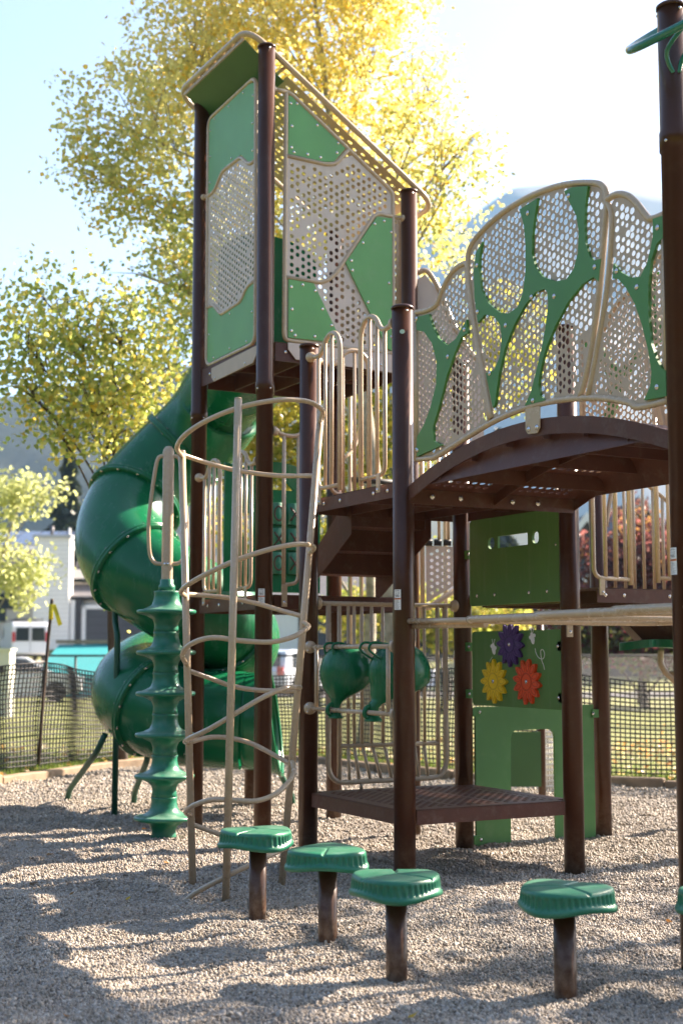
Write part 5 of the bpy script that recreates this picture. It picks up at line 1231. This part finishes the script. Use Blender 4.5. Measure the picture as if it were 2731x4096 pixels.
def col_red(r_, q, k): return (np.array((.26,.095,.085)) if k < .5 else np.array((.15,.07,.06)) if k < .85 else np.array((.40,.22,.08)))*r_.uniform(.6, 1.3)
def col_mix(r_, q, k): return (np.array((.30,.34,.06)) if k < .5 else np.array((.58,.50,.10)))*r_.uniform(.7, 1.2)
aspen('aspen_tree', 'tall yellow autumn aspen behind the roofed tower', CROWN_MAIN, (.72, 17.6), 52000, (.044, .078), col_main, 21, tr=.14, sig=.115, per=20)
aspen('aspen_tree', 'green and gold bushy tree low behind the tower and bridge', CROWN_LOW, (.35, 20), 13000, (.06, .10), col_mix, 31, tr=.12)
aspen('aspen_tree', 'green-leaved aspen branches spreading above the pale young tree and the slide', CROWN_LEFT, (-2.6, 16.8), 6600, (.044, .076), col_left, 41, tr=.08, bark=barkd, sig=.15, per=13)
aspen('aspen_tree', 'pale sunlit young tree in front of the beige house and white van', CROWN_FAR, (-6.9, 26), 2300, (.07, .11), col_pale, 51, tr=.09, sig=.13)
aspen('maple_tree', 'dark red maple in front of the white gables', [(8.0,40,3.6,1.6,1.3), (9.4,40.5,3.9,1.6,1.3), (8.7,40,4.9,1.0,.8), (7.2,40,2.7,1.0,1.0), (10.8,41,3.2,1.4,1.4)], (8.8, 40.5), 9000, (.11, .19), col_red, 61, bark=barkd, sig=.16)
aspen('maple_tree', 'low purple-red maple beyond the net and the doorway panel', [(6.6,38,1.9,1.2,.8), (8.0,37.5,1.8,1.3,.9), (9.4,38,1.7,1.2,.9), (10.6,38,2.0,1.2,.9)], (8.2, 38), 7000, (.10, .17), lambda r_, q, k: (np.array((.17,.045,.05)) if k < .5 else np.array((.13,.14,.04)))*r_.uniform(.6, 1.3), 71, bark=barkd, sig=.16)
aspen('shrub_tree', 'sunlit yellow-green shrub beyond the net under the slot panel', [(3.6,44,2.3,1.6,.9), (5.0,44,2.2,1.3,.8), (2.2,44.5,2.6,1.3,.9), (.4,44,2.6,1.2,.8)], (3.4, 44), 6000, (.10, .18), col_mix, 81, bark=barkd, sig=.16)
# shade trees standing right of the view, whose leaves dapple the gravel
def shade(name, label, x, y, blobs, n, seed):
    rel = Vector((x, y, 0))-Vector((CAM.x, CAM.y, 0)); l0, d0 = rel.dot(RT), rel.dot(FW)
    aspen(name, label, [(l0+a, d0+c, z, r, q) for a, c, z, r, q in blobs], (l0, d0), n, (.08, .14), col_green, seed, sig=.15, per=34, group='aspens shading the gravel from the right')
SB = [(0,0,8.6,1.5,1.2), (-1.4,-.7,8.7,1.3,.9), (1.4,.6,8.8,1.3,1.0), (-.5,1.5,5.3,1.3,.7), (.6,-1.6,5.0,1.3,.7), (-1.8,1.0,5.7,1.1,.7), (1.8,-1.0,5.6,1.2,.8), (0,0,5.6,1.3,.7), (-.8,-2.3,5.0,1.0,.6), (1.0,2.2,5.0,1.0,.7)]
shade('aspen_tree', 'aspen out of view, shading the gravel', 8.6, -1.5, SB, 2300, 91)
shade('aspen_tree', 'aspen out of view, shading the gravel', 13.8, -2.6, SB, 2400, 92)
# spruces
def spruce(label, lat, d, h, r, seed, n=5200):
    rs = np.random.RandomState(seed); t = thing('spruce_tree', label, 'tree', tuple(cf(lat, d, th(0, d))))
    P = []
    while len(P) < n:
        s = rs.rand()**.8; R0 = r*(1-s)*(.75+.25*math.sin(s*60)); a = rs.uniform(0, 6.28); q = R0*rs.rand()**.5
        P.append((lat+q*math.cos(a), d+q*math.sin(a), th(0, d)+.6+h*s-.25*q))
    it = iter(P); V, F, C = leaf_cloud(n, lambda _: tuple(cf(*next(it))), (.35, .75), lambda r_, p: np.array((.030,.045,.024))*r_.uniform(.6, 1.6), .3, seed)
    o = npmesh('crown', V, F, [needlem], False, C); o.parent = t; o.matrix_parent_inverse = Matrix.Translation(t.location).inverted()
    b = MB(); b.tube([cf(lat, d, th(0, d)-.3), cf(lat, d, th(0, d)+h)], .3, 8, rs=[.3, .04]); b.build('trunk', barkd, t)
spruce('dark spruce rising behind the roof of the beige house', -21.5, 108, 15.0, 4.2, 5)
spruce('tall dark spruce half hidden behind the spiral slide', -16.2, 112, 18.0, 4.4, 6)
spruce('dark spruce beyond the houses behind the deck rails', 3.0, 95, 13, 3.6, 7)
spruce('slim spruce beside the white gables', 10.6, 92, 13.5, 2.2, 8)

# ================================================================== MOUNTAINS, AIR, SKY, SUN, CAMERA
RIDGE_FAR = [(-1200,190),(-655.1,230),(-371.1,250),(-134.4,300),(0,400),(45,440),(102.2,472.4),(144.9,491.4),(163.8,507.4),(187.5,524.0),(220.6,529.5),(249.0,531.6),(277.4,536.1),(310.5,530.1),(343.7,522.5),(433.6,502.4),(575.6,512.5),(812.3,477.4),(1300,430)]
RIDGE_NEAR = [(-700,96),(-345.4,109.5),(-242.9,120.1),(-160.8,124.7),(-148.5,125.8),(-136.2,127.4),(-99.3,138.0),(-58.3,141.2),(-17.2,130.6),(23.8,109.5),(64.8,80.3),(126.4,59.5),(208.4,53.3),(500,50)]
def hill(name, ridge, d, back, mat, seed, amp, z0=0):
    xs = np.linspace(ridge[0][0], ridge[-1][0], 150); zr_ = np.interp(xs, [p[0] for p in ridge], [p[1] for p in ridge]); rows = 44; V = []
    for r in range(rows):
        t = r/(rows-1)
        for x, z in zip(xs, zr_):
            if t <= .75: s = t/.75; dd = d-(d*.42)*(1-s); zz = z0+(z-z0)*s**1.25
            else: s = (t-.75)/.25; dd = d+back*s; zz = z0+(z-z0)*(1-s*.6)
            env = math.sin(PI*min(1, t/.75))
            zz += amp*env*mn.fractal(Vector((x/140, dd/140, seed)), .9, 2.2, 5)+amp*.05*mn.noise(Vector((x/9, dd/9, seed)))
            V.append(tuple(cf(x, dd, zz)))
    n = len(xs); F = [(r*n+c, r*n+c+1, (r+1)*n+c+1, (r+1)*n+c) for r in range(rows-1) for c in range(n-1)]
    kind(npmesh(name, V, F, [mat], True), 'structure')
forest = mixmat('forest_slope', [(.010,.018,.014), (.016,.027,.019), (.028,.038,.026)], .06, .95)
rockm = mixmat('rock_slope', [(.09,.10,.10), (.15,.155,.155), (.24,.235,.23)], .012, .95)
hill('mountain', RIDGE_FAR, 1500, 500, rockm, 2.0, 45)
hill('forested_hill', RIDGE_NEAR, 650, 180, forest, 7.0, 16)

def back_hill():  # unseen slopes behind the camera, added to block low sky and dim reflections
    V = []; F = []; A = np.linspace(R_(95), R_(325), 90); rows = 12
    for r in range(rows):
        for a in A:
            t = r/(rows-1); e = min(1, (a-A[0])/.5, (A[-1]-a)/.3); d = 1300-620*(1-t)**1.3; hh = (330+60*math.sin(a*5)+30*math.sin(a*13))*max(.03, e)
            p = cf(d*math.sin(a), d*math.cos(a)); V.append((p.x, p.y, 4+hh*t**1.2+14*mn.noise(Vector((a*25, t*6, 1)))*t))
    n = len(A); F = [(r*n+c, r*n+c+1, (r+1)*n+c+1, (r+1)*n+c) for r in range(rows-1) for c in range(n-1)]
    kind(npmesh('unseen_mountains', V, F, [forest], True), 'structure')
back_hill()
rsw = np.random.RandomState(17)
def wpos(_):
    a = rsw.uniform(R_(100), R_(292)); k = int(a*9); h = 8+5*math.sin(k*2.7)+2*math.sin(k*7.1); d = 27+4*math.sin(k*1.9)+rsw.uniform(-2.5, 2.5); z = h*rsw.rand()**.8+.3
    return tuple(cf(d*math.sin(a), d*math.cos(a), z))
V, F, C = leaf_cloud(16000, wpos, (.35, .9), lambda r_, p: (np.array((.05,.085,.02)) if int(p[0]) % 3 else np.array((.10,.11,.02)))*r_.uniform(.6, 1.4), .0, 3)
kind(npmesh('unseen_woods', V, F, [leafm], False, C), 'stuff')  # unseen leaf ring behind the camera, added to darken reflections and fill
HAZE = .00020
hz = bpy.data.materials.new('air_haze'); hz.use_nodes = True; nt = hz.node_tree; nt.nodes.remove(nt.nodes['Principled BSDF'])
pv_ = nt.nodes.new('ShaderNodeVolumePrincipled'); pv_.inputs['Color'].default_value = (.36,.66,1.0,1); pv_.inputs['Density'].default_value = HAZE; pv_.inputs['Anisotropy'].default_value = .1
nt.links.new(pv_.outputs[0], nt.nodes['Material Output'].inputs['Volume'])
b = MB(); b.box((-2600,-620,-32), (2600,2800,640), 0, (RT, FW, UP), Vector((CAM.x, CAM.y, 0)))
kind(b.build('haze', hz), 'stuff')

SAZ, SEL = R_(59), R_(33)
sd_ = (FW*math.cos(SAZ)+RT*math.sin(SAZ))*math.cos(SEL)+UP*math.sin(SEL)
sl = bpy.data.lights.new('sun', 'SUN'); sl.energy = 4.6; sl.angle = R_(.53); sl.color = (1.0,.90,.76)
so_ = bpy.data.objects.new('sun', sl); COL.objects.link(so_); so_.rotation_euler = sd_.to_track_quat('Z', 'Y').to_euler(); so_.location = (0,0,30)
w = bpy.data.worlds.new('World'); SC.world = w; w.use_nodes = True; nt = w.node_tree
sk = nt.nodes.new('ShaderNodeTexSky'); sk.sky_type = 'NISHITA'; sk.sun_disc = False; sk.sun_elevation = SEL; sk.sun_rotation = math.atan2(sd_.x, sd_.y)
sk.air_density = .7; sk.dust_density = 3.4; sk.ozone_density = .0; sk.altitude = 1300
bg = nt.nodes['Background']; bg.inputs['Strength'].default_value = .08; nt.links.new(sk.outputs[0], bg.inputs['Color'])

cd = bpy.data.cameras.new('camera'); co = bpy.data.objects.new('camera', cd); COL.objects.link(co); SC.camera = co
cd.sensor_fit = 'HORIZONTAL'; cd.sensor_width = 24.0; cd.lens = 5519.5/2731*24.0; cd.clip_start = .05; cd.clip_end = 8000
co.location = CAM; look = (FW*math.cos(.10323)+UP*math.sin(.10323)); co.rotation_euler = look.to_track_quat('-Z', 'Y').to_euler()
cd.dof.use_dof = True; cd.dof.focus_distance = 7.6; cd.dof.aperture_fstop = 2.2; cd.dof.aperture_blades = 9
SC.view_settings.view_transform = 'Standard'; SC.view_settings.look = 'None'; SC.view_settings.gamma = 1; SC.view_settings.exposure = 2.5
if hasattr(SC.view_settings, 'use_white_balance'):
    SC.view_settings.use_white_balance = True; SC.view_settings.white_balance_temperature = 6950; SC.view_settings.white_balance_tint = 16
SC.render.engine = 'CYCLES'; SC.cycles.use_denoising = True; SC.cycles.max_bounces = 8; SC.cycles.transparent_max_bounces = 8; SC.cycles.volume_bounces = 0
SC.cycles.caustics_reflective = False; SC.cycles.caustics_refractive = False; SC.cycles.sample_clamp_indirect = 8
